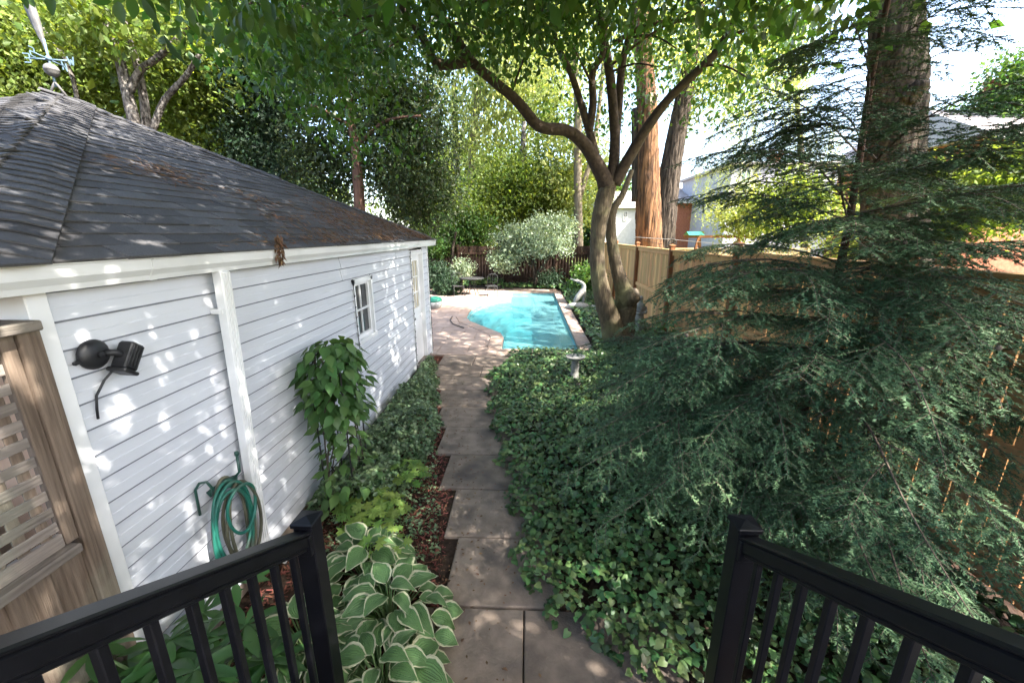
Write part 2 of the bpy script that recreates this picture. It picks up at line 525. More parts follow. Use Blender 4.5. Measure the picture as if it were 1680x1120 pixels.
def hosta_mat():
    """green blade with cream edge and parallel veins, from the leaf's own UV (u across, v along)"""
    m = bpy.data.materials.new('hosta_leaf')
    m.use_nodes = True
    nt = m.node_tree
    n, l = nt.nodes, nt.links
    b = n['Principled BSDF']
    b.inputs['Roughness'].default_value = .42
    b.inputs['Specular IOR Level'].default_value = .4
    uv = n.new('ShaderNodeUVMap')
    sep = n.new('ShaderNodeSeparateXYZ')
    l.new(uv.outputs[0], sep.inputs[0])
    oi = n.new('ShaderNodeObjectInfo')
    nz = n.new('ShaderNodeTexNoise')
    nz.inputs['Scale'].default_value = 5
    nz.noise_dimensions = '4D'
    l.new(uv.outputs[0], nz.inputs['Vector'])
    wv = n.new('ShaderNodeMath'); wv.operation = 'MULTIPLY'; wv.inputs[1].default_value = 40
    l.new(oi.outputs['Random'], wv.inputs[0]); l.new(wv.outputs[0], nz.inputs['W'])
    # edge distance stored in u: 0 at centre, 1 at margin
    add = n.new('ShaderNodeMath'); add.operation = 'MULTIPLY_ADD'
    add.inputs[1].default_value = .32; l.new(nz.outputs[0], add.inputs[0]); l.new(sep.outputs[2], add.inputs[2])
    l.new(sep.outputs[0], add.inputs[2])
    mr = n.new('ShaderNodeMapRange')
    mr.inputs[1].default_value, mr.inputs[2].default_value = .93, .99
    l.new(add.outputs[0], mr.inputs[0])
    gm = n.new('ShaderNodeMix'); gm.data_type = 'RGBA'
    gm.inputs[6].default_value = (.095, .20, .07, 1)
    gm.inputs[7].default_value = (.17, .30, .11, 1)
    l.new(nz.outputs[0], gm.inputs[0])
    mx = n.new('ShaderNodeMix'); mx.data_type = 'RGBA'
    l.new(gm.outputs[2], mx.inputs[6])
    mx.inputs[7].default_value = (.62, .62, .42, 1)
    l.new(mr.outputs[0], mx.inputs[0])
    hs = n.new('ShaderNodeHueSaturation')
    vr = n.new('ShaderNodeMapRange'); vr.inputs[3].default_value, vr.inputs[4].default_value = .8, 1.2
    l.new(oi.outputs['Random'], vr.inputs[0]); l.new(vr.outputs[0], hs.inputs['Value'])
    l.new(mx.outputs[2], hs.inputs['Color'])
    l.new(hs.outputs[0], b.inputs['Base Color'])
    sn = n.new('ShaderNodeMath'); sn.operation = 'SINE'
    ml = n.new('ShaderNodeMath'); ml.operation = 'MULTIPLY'; ml.inputs[1].default_value = 34
    l.new(sep.outputs[0], ml.inputs[0]); l.new(ml.outputs[0], sn.inputs[0])
    bp = n.new('ShaderNodeBump'); bp.inputs['Strength'].default_value = .5; bp.inputs['Distance'].default_value = .01
    l.new(sn.outputs[0], bp.inputs['Height']); l.new(bp.outputs[0], b.inputs['Normal'])
    tr = n.new('ShaderNodeBsdfTranslucent'); l.new(hs.outputs[0], tr.inputs[0])
    ms = n.new('ShaderNodeMixShader'); ms.inputs[0].default_value = .25
    l.new(b.outputs[0], ms.inputs[1]); l.new(tr.outputs[0], ms.inputs[2])
    l.new(ms.outputs[0], n['Material Output'].inputs[0])
    return m


M['hosta'] = hosta_mat()

# ------------------------------------------------------------------ ground, pool, deck, path
WX = -2.02                                  # garage wall plane
POOL = [(1.17, 8.6), (1.17, 17.7), (-.66, 17.7), (-.66, 16.35), (-1.15, 15.9), (-1.52, 15.25), (-1.84, 14.1), (-1.93, 13.2),
        (-1.88, 12.2), (-1.68, 11.55), (-1.3, 11.0), (-.95, 10.5), (-.68, 10.1), (-.58, 9.7), (-.56, 8.6)]
PX0, PX1, PY0, PY1 = -9.0, 1.5, 8.2, 18.15   # deck rectangle


def sheet(name, outer, hole, z, m, kind='structure'):
    loops = [[Vector((x, y, 0)) for x, y in outer]]
    if hole:
        loops.append([Vector((x, y, 0)) for x, y in hole])
    pts = [p for L in loops for p in L]
    tri = tessellate_polygon(loops)
    g = G()
    f = []
    for a, b, c in tri:
        nrm = (pts[b] - pts[a]).cross(pts[c] - pts[a]).z
        f.append((a, b, c) if nrm > 0 else (a, c, b))
    g.add([(p.x, p.y, z) for p in pts], f)
    return tag(part(name, g, m), kind=kind)


rect = lambda x0, y0, x1, y1: [(x0, y0), (x1, y0), (x1, y1), (x0, y1)]
ground = sheet('ground', rect(-400, -60, 400, 700), rect(-2.3, 8.3, 1.45, 18.0), -.02, M['soil'])
lawn = sheet('neighbour_lawn', rect(3.6, -20, 120, 200), None, -.012, M['grass'])

# deck: slab of stones with recessed joints round the pool
deck = sheet('pool_deck', rect(PX0, PY0, PX1, PY1 + 1.2), POOL, -.006, M['soil'])
BASE[deck.name] = Vector((0, 0, 0))


def clip_poly(poly, inside, inter):
    out = []
    for i in range(len(poly)):
        a, b = poly[i - 1], poly[i]
        ia, ib = inside(a), inside(b)
        if ib:
            if not ia: out.append(inter(a, b))
            out.append(b)
        elif ia:
            out.append(inter(a, b))
    return out


def in_poly(p, poly):
    c = False
    for i in range(len(poly)):
        a, b = poly[i - 1], poly[i]
        if (a[1] > p[1]) != (b[1] > p[1]) and p[0] < (b[0] - a[0]) * (p[1] - a[1]) / (b[1] - a[1]) + a[0]:
            c = not c
    return c


def prism(poly, z0, z1, b=.006):
    """flat stone with a small chamfer"""
    n = len(poly)
    cx = sum(p[0] for p in poly) / n
    cy = sum(p[1] for p in poly) / n
    ins = []
    for x, y in poly:
        d = math.hypot(x - cx, y - cy)
        k = max(0, 1 - 1.5 * b / max(d, .01))
        ins.append((cx + (x - cx) * k, cy + (y - cy) * k))
    v = [(x, y, z0) for x, y in poly] + [(x, y, z1 - b) for x, y in poly] + [(x, y, z1) for x, y in ins]
    f = [(i, (i + 1) % n, n + (i + 1) % n, n + i) for i in range(n)]
    f += [(n + i, n + (i + 1) % n, 2 * n + (i + 1) % n, 2 * n + i) for i in range(n)]
    f.append(tuple(2 * n + i for i in range(n)))
    return G().add(v, f)


# offset loop for coping
def offset_loop(poly, d):
    out = []
    n = len(poly)
    for i in range(n):
        a, b, c = Vector(poly[i - 1]), Vector(poly[i]), Vector(poly[(i + 1) % n])
        e1, e2 = (b - a).normalized(), (c - b).normalized()
        n1, n2 = Vector((e1.y, -e1.x)), Vector((e2.y, -e2.x))
        m_ = (n1 + n2)
        k = max(.35, 1 + n1.dot(n2))
        out.append(tuple(b + m_ / k * d))
    return out


# POOL is listed counter-clockwise, outside is to the right of each edge
OUT = offset_loop(POOL, .32)
NP = len(POOL)
for i in range(NP):
    a, b = Vector(POOL[i]), Vector(POOL[(i + 1) % NP])
    A, B = Vector(OUT[i]), Vector(OUT[(i + 1) % NP])
    L = (b - a).length
    k = max(1, round(L / .42))
    gp = .005 / max(L / k, .05)
    for j in range(k):
        t0, t1 = j / k + gp / k * 1.0, (j + 1) / k - gp / k * 1.0
        poly = [a.lerp(b, t0), a.lerp(b, t1), A.lerp(B, t1), A.lerp(B, t0)]
        part('coping_stone', prism([tuple(p) for p in poly], -.1, .035 + random.uniform(-.003, .003), .012), M['coping'], deck)

OUT2 = offset_loop(POOL, .325)
# deck stones, left of the pool and behind the garage corner
sx, sy = 0.66, 0.66
y = 8.16
r_ = 0
while y < 19.0:
    h = sy
    x = -4.6 - (r_ % 2) * .33
    while x < 1.4:
        q = rect(x + .004, y + .004, x + sx - .004, y + h - .004)
        x += sx
        if q[1][0] < WX - .0 and q[2][1] < 8.25: continue
        ins = [in_poly(p, OUT2) for p in q]
        if all(ins): continue
        if q[0][0] > -.45 and q[0][1] < 8.3: continue
        if q[0][0] > 1.0: continue
        if any(ins):
            # stones cut along the coping: clip against the nearest coping edges by sampling
            pts = []
            for i in range(4):
                a, b = Vector(q[i]), Vector(q[(i + 1) % 4])
                for s_ in range(14):
                    p = a.lerp(b, s_ / 14)
                    if not in_poly(p, OUT2):
                        pts.append((p.x, p.y))
            inner = []
            for i in range(len(OUT2)):
                a, b = Vector(OUT2[i]), Vector(OUT2[(i + 1) % len(OUT2)])
                for s_ in range(8):
                    p = a.lerp(b, s_ / 8)
                    if q[0][0] < p.x < q[1][0] and q[0][1] < p.y < q[2][1]:
                        inner.append((p.x, p.y))
            # order round the centroid of what is left
            if len(pts) < 4: continue
            allp = pts + inner
            cx = sum(p[0] for p in pts) / len(pts); cy = sum(p[1] for p in pts) / len(pts)
            allp.sort(key=lambda p: math.atan2(p[1] - cy, p[0] - cx))
            part('deck_stone', prism(allp, -.05, .02, .003), M['deckstone'], deck)
        else:
            part('deck_stone', prism(q, -.05, .02 + random.uniform(-.002, .002), .006), M['deckstone'], deck)
    y += h
    r_ += 1

# pool basin
pool = thing('swimming_pool', 'turquoise swimming pool with a rounded step bay on its left side', 'pool', (0, 12, -1.4))
POOLC = POOL
g = G()
n = NP
zt, zb = -.03, -1.15
g.add([(x, y, zt) for x, y in POOLC] + [(x, y, zb) for x, y in POOLC], [(i, n + i, n + (i + 1) % n, (i + 1) % n) for i in range(n)])
tri = tessellate_polygon([[Vector((x, y, 0)) for x, y in POOLC]])
o_ = G().add([(x, y, zb) for x, y in POOLC], [tuple(t) for t in tri])
part('basin_wall', g, M['plaster'], pool)
part('basin_floor', o_, M['plaster'], pool)
g = G()
PT = offset_loop(POOLC, -.012)
g.add([(x, y, -.031) for x, y in PT] + [(x, y, -.20) for x, y in PT], [(i, n + i, n + (i + 1) % n, (i + 1) % n) for i in range(n)])
part('waterline_tile', g, M['tile'], pool)
# steps in the round bay
for k, (inset, top) in enumerate(((.38, -.32), (.75, -.58), (1.1, -.84))):
    pts = []
    for (x, y) in POOL[3:14]:
        pts.append((x, y))
    ring_o = [p for p in pts]
    cx, cy = -.45, 13.0
    inn = [(cx + (x - cx) * (1 - inset / 1.6), cy + (y - cy) * (1 - inset / 5.5)) for x, y in ring_o]
    g = G()
    m_ = len(ring_o)
    g.add([(x, y, top) for x, y in ring_o] + [(x, y, top) for x, y in inn] + [(x, y, top - .3) for x, y in inn],
          [(i, i + 1, m_ + i + 1, m_ + i) for i in range(m_ - 1)] + [(m_ + i, m_ + i + 1, 2 * m_ + i + 1, 2 * m_ + i) for i in range(m_ - 1)])
    part('step', g, M['plaster'], pool)
tri = tessellate_polygon([[Vector((x, y, 0)) for x, y in POOLC]])
g = G()
f = []
for a, b, c in tri:
    pa, pb, pc = [Vector((*POOLC[i], 0)) for i in (a, b, c)]
    f.append((a, b, c) if (pb - pa).cross(pc - pa).z > 0 else (a, c, b))
g.add([(x, y, -.075) for x, y in POOLC], f)
part('water', g, M['water'], pool)
# thin hand rail at the shallow edge and a float line eye
g = G().tube([at(*p, 10.9) for p in ((748, 535),)] and [(-2.32, 12.2, .035), (-2.28, 11.6, .037), (-2.1, 11.1, .037), (-1.72, 10.62, .037)], .012, 6)
tag(part('pool_hose', g, M['iron'], None, True), 'thin dark hose lying along the left pool edge', 'hose')

# path
path = sheet('path', [(-.9, 1.2), (1.3, 1.2), (1.3, 2.0), (.3, 2.3), (.2, 5), (-.2, 7.2), (-.2, 8.15), (-1.8, 8.15), (-1.8, 7.2), (-1.5, 5.2), (-1.0, 4), (-.75, 2.9), (-.75, 2.2)], None, -.008, M['soil'])
SL = [(-.75, 1.15, -.006, 2.19), (0.004, 1.15, .95, 2.19), (-.565, 2.2, .22, 2.845), (-.69, 2.855, .15, 3.51), (-.865, 3.52, .05, 4.16), (-1.06, 4.17, -.08, 4.84),
      (-1.24, 4.85, -.25, 5.5), (-1.40, 5.51, -.35, 6.15), (-1.56, 6.16, -.45, 6.79), (-1.72, 6.80, -.85, 7.43), (-.84, 6.80, -.2, 7.43), (-1.74, 7.44, -1.075, 8.12), (-1.065, 7.44, -.2, 8.12)]
for x0, y0, x1, y1 in SL:
    j = lambda: random.uniform(-.006, .006)
    part('slab', prism([(x0 + j(), y0 + .004), (x1, y0 + .004 + j() * .3), (x1, y1 - .004), (x0 + j(), y1 - .004 + j() * .3)], -.05, .025 + random.uniform(-.003, .003), .007), M['slab'], path)

# ------------------------------------------------------------------ garage
GY0, GY1 = 1.515, 8.15
GX0 = -8.45
garage = thing('garage', 'white vinyl sided garage with dark shingled hip roof and white gutter', 'garage', (WX, GY0, 0))
part('wall', G().box((GX0, GY0 + .02, -.02), (WX - .16, GY1, 2.3)), M['siding'], garage)
part('foundation', G().box((WX - .15, GY0 + .02, -.02), (WX - .005, GY1 - .01, .10)), M['slab'], garage)
part('end_wall', G().box((WX - .16, GY0, .1), (WX - .012, GY0 + .02, 2.3)), M['trim'], garage)
part('end_wall', G().box((WX - .16, GY1 - .02, .1), (WX - .012, GY1, 2.3)), M['trim'], garage)

WIN = (4.56, 5.14, 1.26, 1.99)
DOOR = (6.93, 7.78, .13, 2.2)
EXP = .127
nrow = 17
for i in range(nrow + 1):
    z0 = .10 + i * EXP
    z1 = min(z0 + EXP, 2.275)
    segs = [(GY0 + .072, GY1 - .05)]
    for (a, b, c, d) in (WIN, DOOR):
        if z1 > c + .01 and z0 < d - .01:
            ns = []
            for s0, s1 in segs:
                if s0 < a: ns.append((s0, min(s1, a)))
                if s1 > b: ns.append((max(s0, b), s1))
            segs = ns
    if i in (15, 16):
        segs = [q for s0, s1 in segs for q in ([(s0, 4.31), (4.318, s1)] if s0 < 4.3 < s1 else [(s0, s1)])]
    if i == 16:
        segs = [q for s0, s1 in segs for q in ([(s0, 6.2), (6.206, s1)] if s0 < 6.2 < s1 else [(s0, s1)])]
    for s0, s1 in segs:
        zz = z0
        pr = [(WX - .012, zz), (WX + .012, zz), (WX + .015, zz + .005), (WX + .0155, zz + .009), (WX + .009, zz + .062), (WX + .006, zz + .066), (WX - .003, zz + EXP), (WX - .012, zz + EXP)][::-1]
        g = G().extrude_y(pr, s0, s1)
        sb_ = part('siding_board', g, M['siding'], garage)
        sb_.data.materials.append(M['lip_shade'])
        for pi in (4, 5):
            sb_.data.polygons[pi].material_index = 1  # contact shadow painted onto the bottom lip faces
# opening linings
for (a, b, c, d) in (WIN, DOOR):
    g = G().box((WX - .155, a - .02, c), (WX - .013, a, d)).box((WX - .155, b, c), (WX - .013, b + .02, d)).box((WX - .155, a - .02, d), (WX - .013, b + .02, d + .02))
    part('opening_lining', g, M['trim'], garage)
# corner boards
part('corner_board', G().box((WX - .02, GY0 - .002, .06), (WX + .022, GY0 + .078, 2.285), .004), M['trim'], garage)
part('corner_board', G().box((WX - .02, GY1 - .055, .06), (WX + .02, GY1 + .02, 2.285), .004), M['trim'], garage)
# window
a, b, c, d = WIN
fx = WX + .022
win = part('window', G().box((WX - .03, a - .002, c - .05), (fx + .012, b + .002, c)).box((WX - .03, a, c), (fx, a + .045, d - .001)).box((WX - .03, b - .045, c), (fx, b, d - .001)).box((WX - .03, a, d - .05), (fx, b, d + .001)), M['trim'], garage)
part('pane', G().box((WX - .06, a + .04, c), (WX - .045, b - .04, d - .04)), M['glass'], win)
part('sash', G().box((WX - .044, a + .045, c + .001), (WX - .015, a + .075, d - .05)).box((WX - .044, b - .075, c + .001), (WX - .015, b - .045, d - .05)).box((WX - .044, a + .075, c + .001), (WX - .015, b - .075, c + .05)).box((WX - .044, a + .075, d - .085), (WX - .015, b - .075, d - .05)), M['trim'], win)
my = (a + b) / 2
mz = (c + d) / 2 - .02
part('muntin', G().box((WX - .044, my - .008, c + .05), (WX - .026, my + .008, d - .085)), M['trim'], win)
part('muntin', G().box((WX - .0435, a + .075, mz - .012), (WX - .022, b - .075, mz + .012)), M['trim'], win)
# door
a, b, c, d = DOOR
door = part('door', G().box((WX - .10, a + .06, c), (WX - .055, b - .06, 1.16)).box((WX - .10, a + .06, 1.16), (WX - .055, a + .17, d - .06)).box((WX - .10, b - .17, 1.16), (WX - .055, b - .06, d - .06)).box((WX - .10, a + .17, d - .17), (WX - .055, b - .17, d - .06)), M['trim'], garage)
part('door_panel', G().box((WX - .055, a + .14, c + .14), (WX - .047, b - .14, 1.02), .003), M['trim'], door)
part('pane', G().box((WX - .085, a + .17, 1.16), (WX - .08, b - .17, d - .17)), M['blind'], door)
for k in (1, 2):
    yy = a + .17 + (b - a - .34) * k / 3
    part('muntin', G().box((WX - .0795, yy - .008, 1.161), (WX - .058, yy + .008, d - .171)), M['trim'], door)
    zz = 1.16 + (d - .17 - 1.16) * k / 3
    part('muntin', G().box((WX - .079, a + .171, zz - .009), (WX - .059, b - .171, zz + .009)), M['trim'], door)
part('door_handle', G().ball((WX - .01, a + .12, 1.02), .03, 10, 6).tube([(WX - .055, a + .12, 1.02), (WX - .02, a + .12, 1.02)], .012, 8), M['iron'], door)
part('door_frame', G().box((WX - .10, a + .001, c), (WX + .018, a + .06, d - .002)).box((WX - .10, b - .06, c), (WX + .018, b - .001, d - .002)).box((WX - .10, a + .06, d - .06), (WX + .017, b - .06, d - .003)), M['trim'], garage)
part('door_sill', G().box((WX - .10, a - .01, .03), (WX + .10, b + .01, c - .002), .008), M['greywood_h'], garage)

# roof : square pyramid
EX, EY0, EY1, EZ = -1.885, 1.14, 8.40, 2.385
PK = Vector((-5.2, 4.80, 3.985))
EXW = 2 * PK.x - EX
g = G().add([(EX, EY0, EZ), (EX, EY1, EZ), (EXW, EY1, EZ), (EXW, EY0, EZ), PK, ], [(0, 1, 4), (1, 2, 4), (2, 3, 4), (3, 0, 4), (3, 2, 1, 0)])
roof = part('roof', g, M['roofdeck'], garage)
# shingles of the east slope
eA, eB = Vector((EX, EY0, EZ)), Vector((EX, EY1, EZ))
mid_e = Vector((EX, PK.y, EZ))
upv = (PK - mid_e)
SLEN = upv.length
upv.normalize()
nrm = Vector((0, 1, 0)).cross(upv) * -1
if nrm.z < 0: nrm = -nrm
TW, TE = .305, .124
tab_w = .3
tabs = []
gt = G().box((-tab_w / 2, 0, 0), (tab_w / 2, TE + .03, .012), .002)
tab_me = mesh_of(gt, 'shingle')
tab_me.materials.append(M['shingle'])
gt2 = G().box((-tab_w / 2, -.004, 0), (tab_w / 2, TE + .03, .016), .002)
tab_me2 = mesh_of(gt2, 'shingle')
tab_me2.materials.append(M['shingle'])
rest = G()
ncourse = int(SLEN / TE)
for i in range(ncourse):
    s0 = i * TE - .02
    k = max(0, (s0 + TE * .6)) / SLEN
    y0 = EY0 + (PK.y - EY0) * k
    y1 = EY1 + (PK.y - EY1) * k
    off = (i * .14) % TW + random.uniform(-.02, .02)
    y = math.floor(y0 / TW) * TW - off
    while y < y1:
        yc = y + TW / 2
        if yc > y0 - .02 and yc < y1 + .02:
            p = mid_e + upv * s0 + nrm * .012 + Vector((0, yc - PK.y, 0))
            tilt = Matrix.Rotation(R(-3.2 + random.uniform(-.6, .6)), 4, 'X') @ Matrix.Rotation(R(random.uniform(-.35, .35)), 4, 'Z')
            Mx = Matrix(((0, upv.x, nrm.x, p.x), (1, upv.y, nrm.y, p.y), (0, upv.z, nrm.z, p.z), (0, 0, 0, 1)))
            if Mx.to_3x3().determinant() < 0:
                Mx = Matrix(((0, upv.x, nrm.x, p.x), (-1, upv.y, nrm.y, p.y), (0, upv.z, nrm.z, p.z), (0, 0, 0, 1)))
            tabs.append((Mx @ tilt, random.random()))
        y += TW
tabs.sort(key=lambda t: (t[0].translation - Vector((0, 0, CAMZ))).length)
for k, (Mx, rr) in enumerate(tabs):
    if k < 298:
        inst('shingle', tab_me if rr < .6 else tab_me2, Mx, roof)
    else:
        rest.box((-tab_w / 2, 0, 0), (tab_w / 2, TE + .03, .013), 0, Mx)
part('shingle_field', rest, M['shingle'], roof, kind='stuff')
# near slope: courses of shingles
mid_s = Vector((PK.x, EY0, EZ))
ups = (PK - mid_s); sl2 = ups.length; ups.normalize()
ns = Vector((1, 0, 0)).cross(ups)
if ns.z < 0: ns = -ns
for i in range(int(sl2 / TE)):
    s0 = i * TE - .02
    k = max(0, s0 + TE * .6) / sl2
    x1 = EX + (PK.x - EX) * k
    x0 = max(EXW + (PK.x - EXW) * k, x1 - 2.6)
    if x1 - x0 < .1: continue
    p = mid_s + ups * s0 + ns * .012
    Mx = Matrix(((1, ups.x, ns.x, p.x), (0, ups.y, ns.y, p.y), (0, ups.z, ns.z, p.z), (0, 0, 0, 1)))
    part('shingle_course', G().box((x0 - PK.x, 0, 0), (x1 - PK.x, TE + .03, .013), 0, Mx @ Matrix.Rotation(R(-2.6), 4, 'X')), M['shingle'], roof)


# hip caps
def hip(corner, na, nb, kept=1.0):
    d = PK - corner
    L = d.length
    d.normalize()
    wa = na.cross(d); wb = nb.cross(d)
    if wa.dot(Vector((PK.x, PK.y, 0)) - corner) < 0 and False: wa = -wa
    return d, L


def hip_caps(corner, n1, n2):
    d = (PK - corner).normalized()
    L = (PK - corner).length
    w1 = n1.cross(d).normalized()
    w2 = n2.cross(d).normalized()
    if w1.dot(w2) > 0: w2 = -w2
    # wing directions must run down each slope
    if w1.z > 0: w1 = -w1
    if w2.z > 0: w2 = -w2
    top = (n1 + n2).normalized()
    step = .125
    W_ = .29
    for i in range(int(L / step) + 1):
        a = corner + d * (i * step - .03)
        lift0, lift1 = .044, .030
        rows = []
        for (pos, lift) in ((a, lift0 + random.uniform(-.001, .002)), (a + d * (step + .05), lift1)):
            r = []
            for t in (-1, -.6, -.25, 0, .25, .6, 1):
                wv = w1 if t < 0 else w2
                nn = (n1 if t < 0 else n2)
                bend = top * (-.034 * (1 - abs(t) / .6) ** 1.5 if abs(t) < .6 else 0)
                pt_ = pos + wv * abs(t) * W_ + nn * lift + bend
                if pt_.z < EZ + .012: pt_ = pt_ + d * ((EZ + .012 - pt_.z) / d.z)
                r.append(pt_)
            rows.append(r)
        v = rows[0] + rows[1] + [p - top * .008 for p in rows[0]]
        f = [(k, k + 1, 7 + k + 1, 7 + k) for k in range(6)] + [(14 + k, 14 + k + 1, k + 1, k) for k in range(6)]
        v += [p - top * .008 for p in rows[1]]
        f += [(21 + k, 21 + k + 1, 14 + k + 1, 14 + k) for k in range(6)]
        f += [(0, 7, 21, 14), (6, 20, 27, 13)]
        part('hip_shingle', G().add(v, f), M['shingle'], roof)


nN = Vector((nrm.x, 0, nrm.z))
hip_caps(Vector((EX, EY0, EZ)), nrm, ns)
n_north = Vector((0, -ns.y, ns.z))
hip_caps(Vector((EX, EY1, EZ)), nrm, n_north)
# fascia, soffit, gutter
part('fascia', G().box((WX + .001, GY0 - .2, 2.28), (WX + .03, EY1 - .02, 2.372)), M['trim'], garage)
part('soffit', G().box((WX - .3, EY0 + .03, 2.272), (WX + .029, GY0 - .031, 2.279)), M['trim'], garage)
gx = WX + .031
prof = [(gx, 2.275), (gx + .075, 2.275), (gx + .083, 2.30), (gx + .105, 2.33), (gx + .108, 2.378), (gx + .118, 2.382), (gx + .118, 2.392), (gx + .100, 2.392), (gx + .100, 2.335), (gx + .075, 2.30), (gx + .07, 2.283), (gx, 2.283)]
gutter = part('gutter', G().extrude_y(prof[::-1], EY0, EY1 + .02).box((gx, EY0 - .003, 2.276), (gx + .107, EY0 - .0005, 2.392)).box((gx, EY1 + .0205, 2.276), (gx + .107, EY1 + .023, 2.392)), M['gutter'], garage)
part('seam_band', G().extrude_y([(x + .0025, z - .002) for x, z in prof[:8]][::-1] + [], 1.98, 2.02), M['gutter'], gutter)
# downspout
top = Vector((gx + .06, 2.49, 2.275)); bot = Vector((WX + .055, 2.45, .20))
g = G().bar(top, bot, .085, .062, .006, up=(1, 0, 0))
ds = part('downspout', g, M['trim'], garage)
for k in (-.022, 0, .022):
    part('rib', G().bar(top + Vector((.033, k, -.01)), bot + Vector((.033, k, .01)), .006, .006, .002, up=(1, 0, 0)), M['trim'], ds)
part('elbow', G().bar(bot + Vector((-.01, 0, .01)), bot + Vector((.17, .03, -.07)), .10, .075, .008), M['trim'], ds)
part('strap', G().bar(top.lerp(bot, .12) + Vector((-.03, -.055, 0)), top.lerp(bot, .12) + Vector((-.03, .055, 0)), .075, .03, .002, up=(0, 0, 1)), M['trim'], ds)

# debris on the roof (uncountable)
N = 5200
px_ = rng.uniform(0, 1, N)
yy = EY0 + 1.2 + (EY1 - EY0 - 1.3) * np.sqrt(rng.uniform(0, 1, N))
ss = np.abs(rng.normal(0, .5, N)) * np.clip((yy - 2) / 4, .15, 1.3)
clump = rng.integers(0, 26, N)
cy_ = rng.uniform(3.2, 8.0, 26); cs_ = rng.uniform(.05, 1.5, 26)
usec = rng.uniform(0, 1, N) < .55
yy = np.where(usec, cy_[clump] + rng.normal(0, .22, N), yy)
ss = np.where(usec, cs_[clump] * np.clip((8.4 - cy_[clump]) / 3, .15, 1) + rng.normal(0, .10, N), ss)
ss = np.abs(ss)
lim = np.minimum(SLEN * (EY1 - .25 - yy) / (EY1 - PK.y), SLEN * (yy - EY0 - .3) / (PK.y - EY0))
ok = ss < lim
yy, ss = yy[ok], ss[ok]
P = np.array(mid_e)[None] + np.array(upv)[None] * ss[:, None] + np.array(nrm)[None] * (.03 + rng.uniform(0, .015, len(yy)))[:, None]
P[:, 1] = yy
ang = rng.uniform(0, 2 * np.pi, len(yy))
D = np.array([0, 1, 0])[None] * np.cos(ang)[:, None] + np.array(upv)[None] * np.sin(ang)[:, None] + np.array(nrm)[None] * rng.normal(0, .15, len(yy))[:, None]
V, F = leaves_np(P, D, np.repeat(np.array(nrm)[None], len(yy), 0), rng.uniform(.03, .10, len(yy)), np.array([(0, .03, 0), (0, -.03, .02), (.5, 0, .05), (1, .02, 0)]), np.array([(0, 1, 2), (0, 2, 3)]))
tag(np_obj('roof_litter', V, F, M['drygold'], kind='stuff'), 'dry brown needles and leaves scattered on the garage roof', 'leaf litter')
# hanging dry frond on the gutter
hg = at(426, 412, 2.85)
hg = Vector((gx + .125, 3.02, 2.40))
N = 120
P = np.array(hg)[None] + np.stack([rng.normal(0, .006, N), rng.normal(0, .022, N), rng.uniform(-.10, .10, N)], 1)
D = np.stack([rng.normal(.1, .25, N), rng.normal(0, .5, N), -np.ones(N) * .9], 1)
V, F = leaves_np(P, D, rand_unit(N), rng.uniform(.03, .07, N), T_RHOMB * np.array([1, .5, 1]), TF_RHOMB)
tag(np_obj('dry_frond', V, F, M['drygold']), 'dry rusty brown frond hanging over the white gutter edge', 'frond')

# weather vane
wv = thing('weather_vane', 'blue grey weather vane with tall pale ornament on the roof peak', 'weather vane', PK + Vector((0, 0, .02)))
b0 = PK + Vector((0, 0, .0))
part('mount', G().tube([b0 + Vector((-.14, -.05, -.06)), b0 + Vector((-.05, 0, .14)), b0 + Vector((0, 0, .20))], .022, 8).tube([b0 + Vector((.14, .05, -.06)), b0 + Vector((.05, 0, .14)), b0 + Vector((0, 0, .20))], .022, 8), M['vane_grey'], wv, True)
part('rod', G().tube([b0 + Vector((0, 0, .12)), b0 + Vector((0, 0, .95))], .02, 8), M['vane'], wv, True)
part('globe', G().lathe([(.01, .30), (.06, .31), (.105, .36), (.118, .41), (.122, .415), (.118, .43), (.10, .485), (.06, .52), (.01, .53)], 18, b0), M['vane_grey'], wv, True)
az = b0 + Vector((0, 0, .60))
for dx, dy, ch in ((-1, -.25, 'E'), (1, .25, 'W'), (-.25, 1, 'N'), (.25, -1, 'S')):
    d = Vector((dx, dy, 0)).normalized()
    arm = part('arm', G().tube([az, az + d * .30], .016, 6), M['vane'], wv, True)
    c = az + d * .36
    s_ = d
    w_, h_ = .05, .075
    P_ = lambda u, v: c + s_ * u * w_ + Vector((0, 0, v * h_))
    strokes = {'E': [((-1, -1), (-1, 1)), ((-1, 1), (1, 1)), ((-1, 0), (.6, 0)), ((-1, -1), (1, -1))],
               'W': [((-1, 1), (-.5, -1)), ((-.5, -1), (0, .4)), ((0, .4), (.5, -1)), ((.5, -1), (1, 1))],
               'N': [((-1, -1), (-1, 1)), ((-1, 1), (1, -1)), ((1, -1), (1, 1))],
               'S': [((1, 1), (-1, 1)), ((-1, 1), (-1, 0)), ((-1, 0), (1, 0)), ((1, 0), (1, -1)), ((1, -1), (-1, -1))]}[ch]
    g = G()
    for p, q in strokes:
        g.bar(P_(*p), P_(*q), .012, .022, .003, up=(0, 0, 1) if p[0] != q[0] else (1, 0, 0))
    part('letter', g, M['vane'], arm)
part('hub', G().ball(az + Vector((0, 0, .02)), .05, 10, 6), M['vane'], wv, True)
